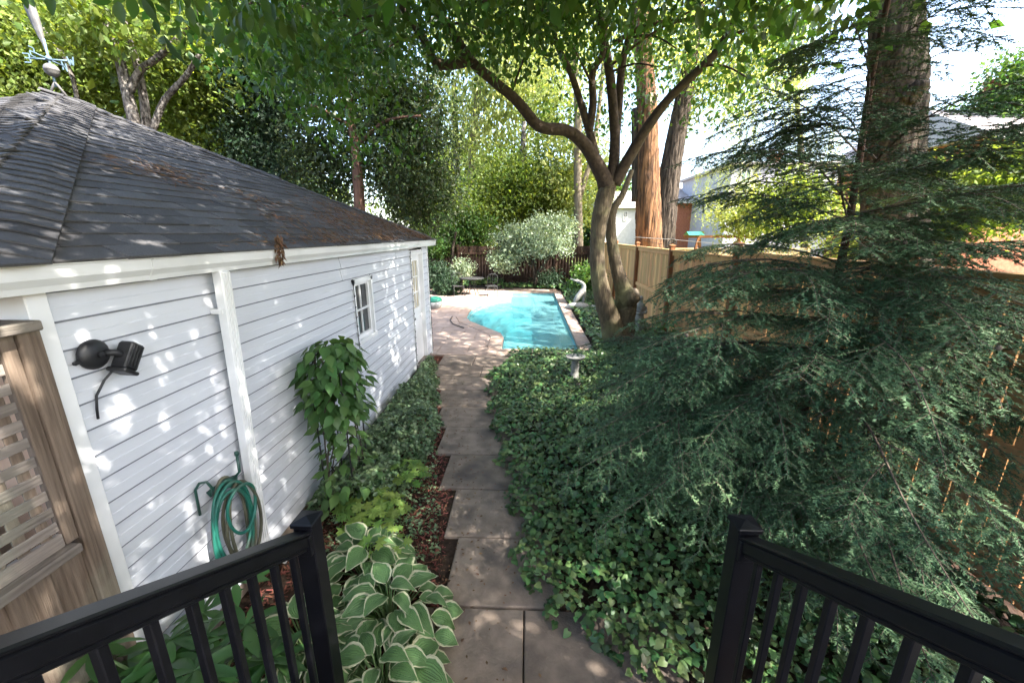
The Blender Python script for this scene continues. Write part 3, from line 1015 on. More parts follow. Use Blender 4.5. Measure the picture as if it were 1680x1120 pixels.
# tall folded ornament seen edge on
g = G()
prof = [(.02, .72), (.035, .78), (.03, .86), (.055, 1.0), (.075, 1.2), (.085, 1.45), (.07, 1.65), (.045, 1.8), (.02, 1.9)]
for i, (r, z) in enumerate(prof):
    pass
lean = Vector((-.14, 0, 0))
v, f = [], []
nn_ = 12
for i, (r, z) in enumerate(prof):
    for k in range(nn_):
        an = 2 * math.pi * k / nn_
        rr = r * (1 + .28 * math.cos(4 * an + z * 3))
        v.append(b0 + Vector((rr * math.cos(an), rr * .45 * math.sin(an), z)) + lean * (z - .7))
for i in range(len(prof) - 1):
    for k in range(nn_):
        f.append((i * nn_ + k, i * nn_ + (k + 1) % nn_, (i + 1) * nn_ + (k + 1) % nn_, (i + 1) * nn_ + k))
part('ornament', G().add(v, f), M['vane_grey'], wv, True)

wv.scale = (.55, .55, .55)

# motion floodlight
fl = thing('floodlight', 'black motion sensor floodlight with dangling cable on the garage siding', 'floodlight', (WX, 1.72, 1.93))
mc = Vector((WX + .014, 1.70, 1.965))
RX = Matrix.Rotation(math.pi / 2, 4, 'Y')
part('base_plate', G().lathe([(.001, 0), (.062, 0), (.070, .008), (.070, .018), (.056, .034), (.03, .042), (.001, .044)], 20, mc, RX), M['blackplastic'], fl, True)
part('hub_screw', G().lathe([(.001, .0), (.014, .0), (.014, .056), (.001, .058)], 10, mc, RX), M['blackplastic'], fl)
part('side_knob', G().bar(mc + Vector((.014, -.06, -.012)), mc + Vector((.014, -.092, -.02)), .018, .018, .005), M['blackplastic'], fl)
hd = mc + Vector((.06, .085, -.03))
part('arm', G().tube([mc + Vector((.03, .02, .0)), mc + Vector((.06, .05, -.005)), hd], .016, 8), M['blackplastic'], fl, True)
Mh = Matrix.Translation(hd + Vector((0, .02, 0))) @ Matrix.Rotation(R(-34), 4, 'X') @ Matrix.Rotation(R(12), 4, 'Z')
head = part('lamp_head', G().box((-.035, -.032, -.075), (.035, .055, .06), .010, Mh), M['blackplastic'], fl)
for k in range(4):
    part('fin', G().box((.033, -.03 + k * .02, -.06), (.040, -.022 + k * .02, .05), .001, Mh), M['blackplastic'], head)
part('lens_hood', G().box((-.042, -.04, -.092), (.042, .063, -.073), .006, Mh), M['blackplastic'], head)
cb = mc + Vector((.03, .062, -.085))
part('cable', G().tube([hd + Vector((.0, .0, -.05)), cb, mc + Vector((.018, .01, -.13)), mc + Vector((.012, -.035, -.19)), mc + Vector((.008, -.045, -.25)), mc + Vector((.004, -.048, -.30))], .0055, 8), M['blackplastic'], fl, True)


# hose on hanger
hs = thing('garden_hose', 'coiled green garden hose hanging on a wall hanger beside the downspout', 'hose', (WX, 2.3, .3))
hx = WX + .06
hc = Vector((hx, 2.19, .64))


def coil(c, ry, rz, x, turns=1.0, ph=0, n=40, wob=.012, drift=.0):
    pts = []
    w1, w2 = random.uniform(0, 6), random.uniform(0, 6)
    for i in range(int(n * turns) + 1):
        t = ph + 2 * math.pi * i / n
        k = 1 + .06 * math.sin(t + w1)
        pts.append(Vector((c.x + x + wob * math.sin(2 * t + w1) + drift * i / n, c.y + ry * k * math.sin(t) + wob * math.sin(t * 2 + w2), c.z + rz * math.cos(t) * (1 + .03 * math.sin(t + w2)))))
    return pts


for k in range(5):
    part('coil', G().tube(coil(hc + Vector((0, random.uniform(-.015, .02), random.uniform(-.03, .03))), random.uniform(.15, .19), random.uniform(.29, .34), .012 + .022 * (k % 3), wob=.008), .0105, 8, False), M['hose'] if k in (1, 2, 4) else M['hose_old'], hs, True)
for k in range(3):
    part('coil', G().tube(coil(hc + Vector((0, .03 + .02 * k, -.03)), .10 + .02 * k, .26 + .02 * k, .03 + .015 * k, wob=.008), .0105, 8, False), M['hose_old'], hs, True)
part('loose_loop', G().tube(coil(hc + Vector((.075, .05, .10)), .13, .165, 0, wob=.01), .0105, 8, False), M['hose'], hs, True)
part('loose_loop', G().tube(coil(hc + Vector((.06, -.02, .02)), .15, .25, 0, wob=.012), .0105, 8, False), M['hose'], hs, True)
hk = thing('hose_hanger', 'dark green wire hose hanger screwed to the garage siding', 'hanger', (WX, 2.3, .9))
part('loop_bracket', G().tube([(WX + .02, 2.045, .83), (WX + .03, 2.040, 1.01), (WX + .05, 2.055, 1.045), (WX + .075, 2.080, 1.04), (WX + .09, 2.095, .98), (WX + .05, 2.130, .91)], .008, 8), M['hook'], hk, True)
part('saddle', G().tube([(WX + .02, 2.130, .91), (WX + .07, 2.220, .945), (WX + .07, 2.300, .92)], .022, 8), M['hook'], hk, True)
part('prong', G().tube([(WX + .07, 2.290, .92), (WX + .10, 2.315, .96), (WX + .10, 2.320, 1.08)], .009, 8).lathe([(.001, 1.08), (.014, 1.08), (.014, 1.105), (.001, 1.108)], 10, (WX + .10, 2.320, 0)), M['hook'], hk, True)


# string lights
def string_light(name_label, pts, step, n_off):
    t = thing('string_light', name_label, 'string light', pts[0], group='dark string lights tacked to the garage')
    part('cord', G().tube(pts, .004, 5), M['wire'], t, True)
    L = 0
    bulb = mesh_of(G().lathe([(.001, -.012), (.006, -.012), (.009, 0), (.007, .016), (.001, .024)], 6), 'bulb')
    if not bulb.materials: bulb.materials.append(M['blackplastic'])
    for a_, b_ in zip(pts[:-1], pts[1:]):
        a_, b_ = Vector(a_), Vector(b_)
        k = int((b_ - a_).length / step)
        for i in range(k):
            p = a_.lerp(b_, (i + .5) / k)
            inst('bulb', bulb, Matrix.Translation(p + Vector((.008, n_off, 0))) @ Matrix.Rotation(R(random.uniform(60, 120)), 4, 'X'), t)


string_light('dark string light running down the left edge of the garage window', [(WX + .03, WIN[0] - .02, 2.0), (WX + .03, WIN[0] - .02, 1.62), (WX + .03, WIN[0] - .015, 1.18)], .11, -.008)
string_light('dark string light running down the left side of the garage door frame', [(WX + .03, DOOR[0] - .02, 2.25), (WX + .03, DOOR[0] - .02, 1.2), (WX + .03, DOOR[0] - .02, .12)], .10, -.008)
string_light('dark string light running down the far garage corner board', [(WX + .03, GY1 - .01, 2.25), (WX + .032, GY1 - .005, 1.2), (WX + .03, GY1 - .01, .12)], .10, .008)

# ------------------------------------------------------------------ lattice screen beside the garage corner
LX = -2.0
ls = thing('lattice_screen', 'weathered grey wooden screen with lattice top beside the garage corner', 'screen', (LX, .9, 0))
part('post', G().box((LX - .05, 1.434, 0), (LX + .035, 1.511, 2.13), .006), M['greywood'], ls)
part('trim_board', G().box((LX - .02, 1.383, 1.20), (LX + .022, 1.432, 2.128), .005), M['greywood'], ls)
part('cap', G().box((LX - .11, -.6, 2.132), (LX + .08, 1.49, 2.172), .005), M['greywood_h'], ls)
part('top_rail', G().box((LX - .03, -.6, 2.05), (LX + .018, 1.381, 2.13), .005), M['greywood_h'], ls)
part('mid_rail', G().box((LX - .05, -.6, 1.155), (LX + .062, 1.405, 1.197), .006), M['greywood_h'], ls)
part('rail_strip', G().box((LX - .01, -.6, 1.199), (LX + .018, 1.381, 1.262), .004), M['greywood_h'], ls)
me = mesh_of(G().box((-.004, -.99, -.022), (.004, .99, .022), .002), 'slat')
me.materials.append(M['greywood_h'])
z = 1.295
while z < 2.03:
    inst('slat', me, Matrix.Translation((LX + .010, .388, z)) @ Matrix.Rotation(R(random.uniform(-.3, .3)), 4, 'X'), ls)
    z += .079
me = mesh_of(G().box((-.004, -.021, -.40), (.004, .021, .40), .002), 'slat')
me.materials.append(M['greywood'])
y = 1.335
while y > -.5:
    inst('slat', me, Matrix.Translation((LX + .0005, y, 1.655)), ls)
    y -= .078
y = 1.432
k = 0
while y > -.5:
    part('board', G().box((LX - .012 + (k % 2) * .022, y - .145, .02), (LX + .006 + (k % 2) * .022, y, 1.153), .004), M['greywood'], ls)
    y -= .135
    k += 1

part('end_wall', G().box((GX0, GY0 - .012, .0), (WX - .1605, GY0 + .019, 2.27)), M['tanbrick'], garage)

tbn = thing('storage_bin', 'teal plastic storage bin glimpsed through the lattice screen', 'bin', (-2.75, .85, 0))
part('body', G().box((-3.1, .35, 0), (-2.35, 1.3, 1.35), .03), M['tealplastic'], tbn)
part('lid', G().box((-3.13, .32, 1.352), (-2.32, 1.33, 1.45), .03), M['tealplastic'], tbn)

# ------------------------------------------------------------------ stairs and railings
st = tag(part('stairs', G().box((-1.0, .95, .0), (.98, 1.25, .34)).box((-1.0, .65, .0), (.98, .9495, .51)).box((-1.0, .35, .0), (.98, .6495, .68)).box((-1.0, .05, .0), (.98, .3495, .85)).box((-3.0, -3, .6), (3.2, .0495, .97)), M['deckgrey']), kind='structure')


def railing(sx_, label, px_post):
    X = sx_
    Yp = 1.45
    base = Vector((X, Yp, 0))
    t = thing('stair_railing', label, 'railing', base, group='black stair railings')
    ztop = 1.325 if X < 0 else 1.36
    post = part('newel_post', G().box((X - .041, Yp - .041, 0), (X + .041, Yp + .041, ztop - .03), .004), M['black'], t)
    part('post_cap', G().box((X - .049, Yp - .049, ztop - .03), (X + .049, Yp + .049, ztop - .008), .004).add(
        [(X - .047, Yp - .047, ztop - .008), (X + .047, Yp - .047, ztop - .008), (X + .047, Yp + .047, ztop - .008), (X - .047, Yp + .047, ztop - .008), (X, Yp, ztop + .004)],
        [(0, 1, 4), (1, 2, 4), (2, 3, 4), (3, 0, 4)]), M['black'], post)
    sl = math.tan(R(30.0))
    zr = ztop - .115

    def zat(y):
        return zr + (Yp - y) * sl
    p, q = Vector((X, Yp - .042, zat(Yp - .042))), Vector((X, -1.2, zat(-1.2)))
    d = (q - p).normalized()
    u = Vector((0, -d.z, d.y)) if d.y > 0 else Vector((0, d.z, -d.y))
    tr = part('top_rail', G().bar(p, q, .062, .052, .008), M['black'], t)
    part('rail_lip', G().bar(p + u * .033, q + u * .033, .074, .014, .005), M['black'], tr)
    part('rail_foot', G().bar(p - u * .034, q - u * .034, .045, .016, .004), M['black'], tr)
    part('bottom_rail', G().bar(p - Vector((0, 0, .86)), q - Vector((0, 0, .86)), .045, .04, .006), M['black'], t)
    y = Yp - .125
    while y > -1.1:
        part('baluster', G().box((X - .0125, y - .0125, zat(y) - .855), (X + .0125, y + .0125, zat(y) - .03), .003), M['black'], t)
        y -= .112
    part('bracket', G().box((X - .038, Yp - .06, zr - .04), (X + .038, Yp - .0405, zr + .055), .003), M['black'], t)
    return t


railing(-.945, 'black metal stair railing on the left, beside the hostas', 503)
railing(.91, 'black metal stair railing on the right, in front of the conifer', 1217)

# ------------------------------------------------------------------ right fence
FX = 3.28
fe = thing('cedar_fence', 'tall new cedar board fence along the right side of the yard', 'fence', (FX, 10, 0))
posts = [.75, 3.65, 6.55, 9.5, 12.45, 15.4, 18.3]
pk_me = mesh_of(G().box((-.0095, -.0675, 0), (.0095, .0675, 2.06), .002), 'picket')
pk_me.materials.append(M['cedar'])
y = -.3
while y < 19.8:
    if min(abs(y - p) for p in posts) > -1:
        h = 1.0 + (.045 if y < 6.5 else -.01)
        Mx = Matrix.Translation((FX + .055 + random.uniform(-.002, .002), y, .06)) @ Matrix.Rotation(R(random.uniform(-.25, .25)), 4, 'X') @ Matrix.Diagonal((1, random.uniform(.97, 1.0), h, 1))
        inst('picket', pk_me, Mx, fe)
    y += .1415
for i, p in enumerate(posts):
    ztop = 2.34 if p < 7 else 2.235
    po = part('post', G().box((FX - .052, p - .052, 0), (FX + .044, p + .052, ztop), .006), M['cedar_post'], fe)
    part('post_cap', G().box((FX - .066, p - .066, ztop), (FX + .058, p + .066, ztop + .025), .005).add(
        [(FX - .06, p - .06, ztop + .025), (FX + .052, p - .06, ztop + .025), (FX + .052, p + .06, ztop + .025), (FX - .06, p + .06, ztop + .025), (FX - .004, p, ztop + .05)],
        [(0, 1, 4), (1, 2, 4), (2, 3, 4), (3, 0, 4)]), M['cedar_post'], po)
    nx = posts[i + 1] if i + 1 < len(posts) else 19.85
    if i == 0:
        segs = [(-.35, p), (p, nx)]
    else:
        segs = [(p, nx)]
    for s0, s1 in segs:
        dz = .085 if s0 < 6.5 else 0
        a, b = s0 + .053, s1 - .053
        part('cap_rail', G().box((FX - .045, a, 2.125 + dz), (FX + .085, b, 2.16 + dz), .005), M['cedar'], fe)
        part('top_rail', G().box((FX - .0, a, 2.03 + dz), (FX + .042, b, 2.122 + dz), .004), M['cedar'], fe)
        part('mid_rail', G().box((FX - .0, a, 1.02), (FX + .042, b, 1.11), .004), M['cedar'], fe)
        part('bottom_rail', G().box((FX - .0, a, .12), (FX + .042, b, .21), .004), M['cedar'], fe)

# back fence
BY = 19.95
bf = thing('back_fence', 'dark brown stained board fence behind the pool', 'fence', (0, BY, 0))
bm_ = mesh_of(G().box((-.069, -.01, 0), (.069, .01, 1.92), .002), 'board')
bm_.materials.append(M['darkfence'])
x = -9.0
while x < 3.3:
    inst('board', bm_, Matrix.Translation((x, BY + random.uniform(-.004, .004), .02)), bf)
    x += .146
for x in (-8.2, -5.8, -3.4, -1.0, 1.4, 3.2):
    part('post', G().box((x - .05, BY - .11, 0), (x + .05, BY - .012, 2.0), .005), M['darkfence'], bf)
part('rail', G().box((-9, BY - .055, .35), (3.2, BY - .012, .44)), M['darkfence'], bf)
part('rail', G().box((-9, BY - .055, 1.55), (3.2, BY - .012, 1.64)), M['darkfence'], bf)

# ------------------------------------------------------------------ main canopy tree
def curve(pts, rad, sub=4):
    """Catmull-Rom through points"""
    P_ = [Vector(p) for p in pts]
    n = len(P_)
    op, orr = [], []
    for i in range(n - 1):
        p0, p1, p2, p3 = P_[max(i - 1, 0)], P_[i], P_[i + 1], P_[min(i + 2, n - 1)]
        for s_ in range(sub):
            t = s_ / sub
            op.append(.5 * ((2 * p1) + (p2 - p0) * t + (2 * p0 - 5 * p1 + 4 * p2 - p3) * t * t + (3 * p1 - p0 - 3 * p2 + p3) * t ** 3))
            orr.append(rad[i] * (1 - t) + rad[i + 1] * t)
    op.append(P_[-1]); orr.append(rad[-1])
    return op, orr


tb = ground_at(1010, 572)
Y0 = 8.9


def limb(name, spec, m, parent, n=10, wob=.03):
    if spec[0][2] == Y0: spec = [(a_, b_, c_, d_ * (.72 if name == 'limb' else .88)) for a_, b_, c_, d_ in spec]
    """spec: list of (px, py, Y, width in pixels) in photo pixels at depth Y"""
    pts = [at(x, y, Y) for x, y, Y, w in spec]
    rad = []
    for (x, y, Y, w), p in zip(spec, pts):
        v_ = p - Vector((0, 0, CAMZ))
        dp = v_.dot(_fw)
        rad.append(w * .5 * dp / FPX * (dp / v_.length))
    big = max(rad) > .3
    p, r = curve(pts, rad, 14 if big else 4)
    return part(name, G().tube(p, r, 40 if big else n, True, .05 if big else wob), m, parent, True)


ct = thing('canopy_tree', 'broad leafy tree with forked olive trunk beside the pool, arching over the yard', 'tree', (tb.x, tb.y, 0))
limb('trunk', [(1022, 592, Y0, 66), (1012, 562, Y0, 52), (1002, 528, Y0, 40), (991, 494, Y0, 35), (981, 445, Y0, 29), (980, 400, Y0, 28), (984, 360, Y0, 31), (993, 322, Y0, 36), (1001, 298, Y0, 30)], M['bark_smooth'], ct, 14, .03)
st_ = limb('stub_trunk', [(1024, 588, Y0 + .1, 48), (1022, 560, Y0 + .12, 38), (1025, 520, Y0 + .15, 35), (1027, 492, Y0 + .15, 36), (1020, 466, Y0 + .2, 26), (1012, 440, Y0 + .22, 21), (1006, 410, Y0 + .25, 19), (1002, 378, Y0 + .3, 18), (1006, 345, Y0 + .3, 14), (1022, 318, Y0 + .4, 11), (1036, 280, Y0 + .6, 9)], M['bark_smooth'], ct, 12, .03)
limb('cut_stub', [(1026, 494, Y0 + .1, 34), (1037, 486, Y0 - .02, 30), (1044, 481, Y0 - .06, 25)], M['bark_smooth'], ct, 10, .04)
limb('cut_face', [(1043, 481, Y0 - .055, 20), (1045, 480, Y0 - .075, 17)], M['bark_pale'], ct, 10, .04)
limb('limb', [(1000, 312, Y0, 40), (975, 262, Y0 - .1, 36), (955, 233, Y0 - .2, 33), (928, 214, Y0 - .3, 30), (895, 211, Y0 - .5, 29), (876, 200, Y0 - .6, 29), (850, 168, Y0 - .8, 27), (812, 135, Y0 - 1.0, 26), (785, 112, Y0 - 1.2, 27), (768, 96, Y0 - 1.3, 25)], M['bark_limb'], ct)
limb('limb', [(772, 98, Y0 - 1.3, 22), (745, 105, Y0 - 1.4, 21), (716, 103, Y0 - 1.5, 19), (698, 70, Y0 - 1.6, 15), (670, 28, Y0 - 1.8, 14), (645, -12, Y0 - 2.0, 13), (620, -60, Y0 - 2.3, 11), (600, -120, Y0 - 2.8, 8)], M['bark_limb'], ct)
limb('limb', [(772, 102, Y0 - 1.3, 22), (757, 78, Y0 - 1.4, 20), (735, 42, Y0 - 1.5, 18), (708, 8, Y0 - 1.6, 16), (690, -20, Y0 - 1.8, 14), (660, -90, Y0 - 2.2, 10)], M['bark_limb'], ct)
limb('limb', [(990, 310, Y0, 26), (977, 255, Y0 + .1, 22), (965, 210, Y0 + .1, 20), (950, 160, Y0, 18), (933, 112, Y0 - .2, 17), (914, 75, Y0 - .4, 15), (903, 30, Y0 - .6, 14), (880, 14, Y0 - .8, 12), (840, 4, Y0 - 1.2, 10), (780, 3, Y0 - 1.7, 8)], M['bark_limb'], ct)
limb('limb', [(966, 216, Y0 + .1, 16), (973, 170, Y0, 15), (972, 120, Y0 - .1, 14), (988, 90, Y0 - .2, 13), (992, 50, Y0 - .3, 11), (1010, 0, Y0 - .5, 9), (1020, -50, Y0 - .7, 7)], M['bark_limb'], ct)
limb('limb', [(1003, 300, Y0, 30), (1009, 240, Y0 + .1, 27), (1006, 180, Y0 + .1, 26), (1000, 120, Y0, 25), (990, 60, Y0 - .1, 23), (980, 0, Y0 - .3, 21), (965, -80, Y0 - .6, 16)], M['bark_limb'], ct)
limb('limb', [(1007, 250, Y0 + .1, 18), (1014, 180, Y0 + .2, 17), (1020, 110, Y0 + .2, 15), (1031, 60, Y0 + .1, 13), (1042, 0, Y0, 12), (1055, -60, Y0 - .2, 9)], M['bark_limb'], ct)
limb('limb', [(1008, 302, Y0, 32), (1030, 262, Y0 - .1, 29), (1060, 212, Y0 - .3, 27), (1095, 165, Y0 - .5, 25), (1130, 130, Y0 - .7, 24), (1170, 92, Y0 - .9, 24), (1190, 62, Y0 - 1.0, 22), (1207, 28, Y0 - 1.1, 20), (1232, -12, Y0 - 1.3, 18), (1270, -80, Y0 - 1.7, 13)], M['bark_limb'], ct)
limb('limb', [(1010, 70, Y0 + .1, 10), (1060, 42, Y0 - .3, 9), (1120, 34, Y0 - .8, 8), (1190, 16, Y0 - 1.4, 7), (1240, -10, Y0 - 1.9, 5)], M['bark_red'], ct, 7)
limb('limb', [(1190, 62, Y0 - 1.0, 9), (1240, 45, Y0 - 1.6, 7), (1290, 42, Y0 - 2.2, 5), (1340, 30, Y0 - 2.8, 3)], M['bark_red'], ct, 7)
limb('limb', [(1000, 110, Y0, 8), (1060, 62, Y0 - .4, 7), (1130, 20, Y0 - .8, 6), (1170, -10, Y0 - 1.2, 5)], M['bark_red'], ct, 7)
limb('limb', [(930, 105, Y0 - .2, 7), (900, 60, Y0 - .6, 6), (850, 40, Y0 - 1.0, 5), (800, 40, Y0 - 1.4, 4)], M['bark_limb'], ct, 7)
limb('limb', [(640, 0, Y0 - 2.0, 6), (600, 30, Y0 - 2.4, 5), (540, 20, Y0 - 3.0, 4), (470, 10, Y0 - 3.6, 3)], M['bark_limb'], ct, 7)
for (x0, y0, d0, x1, y1, d1) in ((700, 60, 7.3, 620, 90, 6.8), (676, 35, 7.0, 580, 60, 6.3), (840, 150, 8.0, 880, 60, 7.4), (735, 40, 7.4, 800, 60, 6.9), (1000, 120, 8.9, 1080, 110, 8.2),
                                 (1150, 108, 8.1, 1230, 130, 7.5), (972, 140, 8.8, 910, 38, 8.2), (1040, 60, 8.8, 1110, 80, 8.0), (600, -20, 6.6, 440, 40, 5.2), (440, 20, 5.2, 400, 10, 4.4)):
    limb('twig', [(x0, y0, d0, 6), ((x0 + x1) / 2, (y0 + y1) / 2 - 10, (d0 + d1) / 2, 4.5), (x1, y1, d1, 2.5)], M['bark_limb'], ct, 6)

# crown leaves: hanging oval leaves in sprays
def sprays(centres, per, spread, size, tmpl, tf, droop=.9, flat=.0):
    """clusters of hanging leaves round each centre"""
    C = np.repeat(np.asarray(centres, float), per, 0)
    n = len(C)
    P = C + rng.normal(size=(n, 3)) * np.array(spread)
    D = rng.normal(size=(n, 3)) * .75 + np.array([0, 0, -droop])
    N = rng.normal(size=(n, 3)) + np.array([0, 0, flat])
    s_ = size * rng.uniform(.65, 1.2, n)
    return leaves_np(P, D, N, s_, tmpl, tf)


def px_clusters(regions):
    """(x0, x1, y0, y1, Ya, Yb, count): cluster centres inside a wedge of space"""
    out = []
    for x0, x1, y0, y1, Ya, Yb, c in regions:
        for _ in range(int(c * .72)):
            out.append(tuple(at(random.uniform(x0, x1), random.uniform(y0, y1), random.uniform(Ya, Yb))))
    return out


cl = px_clusters([(430, 560, 0, 120, 4.5, 7.5, 60), (480, 640, 40, 200, 5.5, 8, 34), (540, 720, 0, 110, 5, 8.5, 50), (400, 520, 60, 130, 5, 7, 14), (700, 960, 0, 85, 5.5, 9, 74),
                  (760, 900, 60, 120, 7, 9.5, 16), (890, 1230, 0, 55, 6, 10, 66), (1030, 1230, 40, 140, 9.2, 11.5, 34), (900, 1080, 70, 210, 9.4, 11.5, 30), (1220, 1345, 0, 85, 4.5, 7.5, 36),
                  (1140, 1230, 100, 210, 9, 11, 20), (560, 700, 120, 260, 7, 9, 14), (330, 440, -40, 40, 3.6, 5, 14)])
# rest of the crown, above the frame
upper = []
for _ in range(2150):
    y_ = random.uniform(-4.0, 13.0); x_ = random.uniform(-2.7, 3.3 if y_ > .5 else 5.0)
    zmin = max(CAMZ + .475 * max(y_, 0) + .35, 4.3)
    z_ = zmin + abs(random.gauss(0, 1.0))
    if ((x_ - 1.2) / 5.2) ** 2 + ((y_ - 4.8) / 8.2) ** 2 > 1: continue
    upper.append((x_, y_, z_))
V, F = sprays(cl, 34, (.30, .30, .22), .115, T_OVAL, TF_OVAL)
V2, F2 = sprays(upper, 34, (.32, .32, .24), .155, T_RHOMB, TF_RHOMB)
np_obj('crown', V, F, M['canopy'], ct, kind='stuff')
np_obj('upper_crown', V2, F2, M['canopy'], ct, kind='stuff')
# big leaves nearest the camera, one by one
leaf_me = []
for k in range(3):
    g = G()
    rows = [(-.0, .0), (.12, .13), (.3, .22), (.52, .25), (.75, .17), (.9, .08), (1.0, .0)]
    c_ = .10 + .05 * k
    v, f = [], []
    for (u, w) in rows:
        zc = -c_ * u * u
        v += [(u, w, zc + w * .25), (u, 0, zc), (u, -w, zc + w * .25)]
    for i in range(len(rows) - 1):
        a_ = 3 * i
        f += [(a_, a_ + 1, a_ + 4, a_ + 3), (a_ + 1, a_ + 2, a_ + 5, a_ + 4)]
    me = mesh_of(G().add(v, f), 'leaf', True)
    leaf_me.append(me)
M['canopy_near'] = leafmat('canopy_leaf_near', (.045, .095, .02), (.085, .15, .035), trans=.45, island=False, var=.3, hue=.02)
for me in leaf_me: me.materials.append(M['canopy_near'])


def leaf_matrix(p, d, nrm_, s_):
    d = Vector(d).normalized()
    nrm_ = Vector(nrm_)
    side = nrm_.cross(d).normalized()
    n2 = d.cross(side)
    return Matrix(((d.x * s_, side.x * s_, n2.x * s_, p[0]), (d.y * s_, side.y * s_, n2.y * s_, p[1]), (d.z * s_, side.z * s_, n2.z * s_, p[2]), (0, 0, 0, 1)))


for (x0, x1, y0, y1, Ya, Yb, c) in ((355, 450, -20, 70, 2.6, 3.4, 34), (300, 380, -30, 15, 2.6, 3.2, 12), (180, 240, -20, 8, 2.2, 2.6, 5), (20, 130, -25, 2, 2.2, 2.8, 5), (440, 520, -10, 60, 3.2, 4.4, 26), (1240, 1350, -10, 45, 3.4, 4.6, 18), (1340, 1400, -10, 30, 3.2, 3.8, 6), (900, 1230, -10, 15, 3.5, 5, 14), (560, 860, -15, 20, 3.8, 5, 24)):
    for _ in range(c):
        p = at(random.uniform(x0, x1), random.uniform(y0, y1), random.uniform(Ya, Yb))
        inst('leaf', random.choice(leaf_me), leaf_matrix(p, (random.gauss(0, .4), random.gauss(0, .4), -1), (random.gauss(0, 1), random.gauss(-.8, 1), random.gauss(0, .3)), random.uniform(.085, .125)), ct)

# ------------------------------------------------------------------ other trees
def crown_np(center, radii, n_cl, per, spread, size, tmpl=T_RHOMB, tf=TF_RHOMB, shell=.55, droop=.5, squash=.75, fill=.38):
    n_cl = int(n_cl * 1.25)
    size = size * 1.25
    u = rand_unit(n_cl)
    r = (shell + (1 - shell) * rng.uniform(0, 1, (n_cl, 1)))
    C = np.array(center)[None] + u * r * np.array(radii)[None] * (1 + .14 * np.sin(u[:, :1] * 7 + u[:, 1:2] * 5))
    A_ = sprays(C, per, (spread, spread, spread * squash), size, tmpl, tf, droop)
    # coarse inner foliage that closes the heart of the crown
    k = max(6, int(n_cl * fill))
    C2 = np.array(center)[None] + rand_unit(k) * rng.uniform(.05, .8, (k, 1)) * np.array(radii)[None]
    B_ = sprays(C2, 16, (spread * 1.1, spread * 1.1, spread), size * 2.0, tmpl, tf, droop)
    return np.concatenate([A_[0], B_[0]]), np.concatenate([A_[1], B_[1] + len(A_[0])])


def merge(lists):
    Vs, Fs, o = [], [], 0
    for V_, F_ in lists:
        Vs.append(V_); Fs.append(F_ + o); o += len(V_)
    return np.concatenate(Vs), np.concatenate(Fs)


def tree(label, stems, crowns, m_leaf, m_bark, base, cat='tree', name='tree', group=None):
    t = thing(name, label, cat, (base[0], base[1], 0), group)
    for i, s_ in enumerate(stems):
        limb('trunk' if i == 0 else 'limb', s_, m_bark, t, 9, .05)
    if crowns:
        V_, F_ = merge(crowns)
        np_obj('crown', V_, F_, m_leaf, t, kind='stuff')
    return t


def C3(x, y, Y):
    return tuple(at(x, y, Y))


# bright tree behind the garage
tree('bright green tree with rough forked grey trunk behind the garage roof', [
    [(228, 330, 13, 30), (222, 215, 13, 26), (208, 150, 13, 25), (198, 105, 13, 22), (184, 60, 13, 19), (160, 0, 13, 17), (140, -60, 13, 14)],
    [(214, 150, 13, 18), (228, 118, 13, 16), (262, 92, 12.8, 15), (300, 55, 12.6, 13), (330, 10, 12.4, 11)],
    [(246, 330, 13.4, 22), (240, 200, 13.4, 20), (228, 120, 13.4, 17), (205, 40, 13.5, 14), (190, -20, 13.5, 11)],
    [(250, 215, 13.2, 16), (270, 165, 13.2, 14), (305, 125, 13.1, 12), (330, 85, 13, 9)],
    [(150, 330, 14, 12), (120, 130, 14, 10), (60, 30, 14, 9), (30, -20, 14, 7)]],
    [crown_np(C3(60, 60, 16.5), (5.2, 2.2, 3.4), 330, 46, .42, .16), crown_np(C3(300, 40, 16), (3.0, 2, 3.0), 150, 46, .42, .16), crown_np(C3(-120, 60, 15), (4, 2.4, 4), 160, 40, .45, .17),
     crown_np(C3(150, 20, 12.5), (4.5, 1.2, 1.2), 60, 40, .35, .14), crown_np(C3(320, 200, 17), (1.8, 1.4, 2.2), 80, 46, .4, .15)], M['lime'], M['bark_grey'], at(235, 330, 13))
tree('tall yellow green tree forming the backdrop at the far left', [[(60, 330, 22, 26), (60, 200, 22, 22), (70, 60, 22, 16)]],
     [crown_np(C3(60, 110, 22), (9, 2.5, 5.5), 420, 44, .6, .22), crown_np(C3(330, 180, 23), (4, 2, 5), 170, 44, .6, .22)], M['lime'], M['bark_grey'], at(60, 330, 22), name='backdrop_tree')
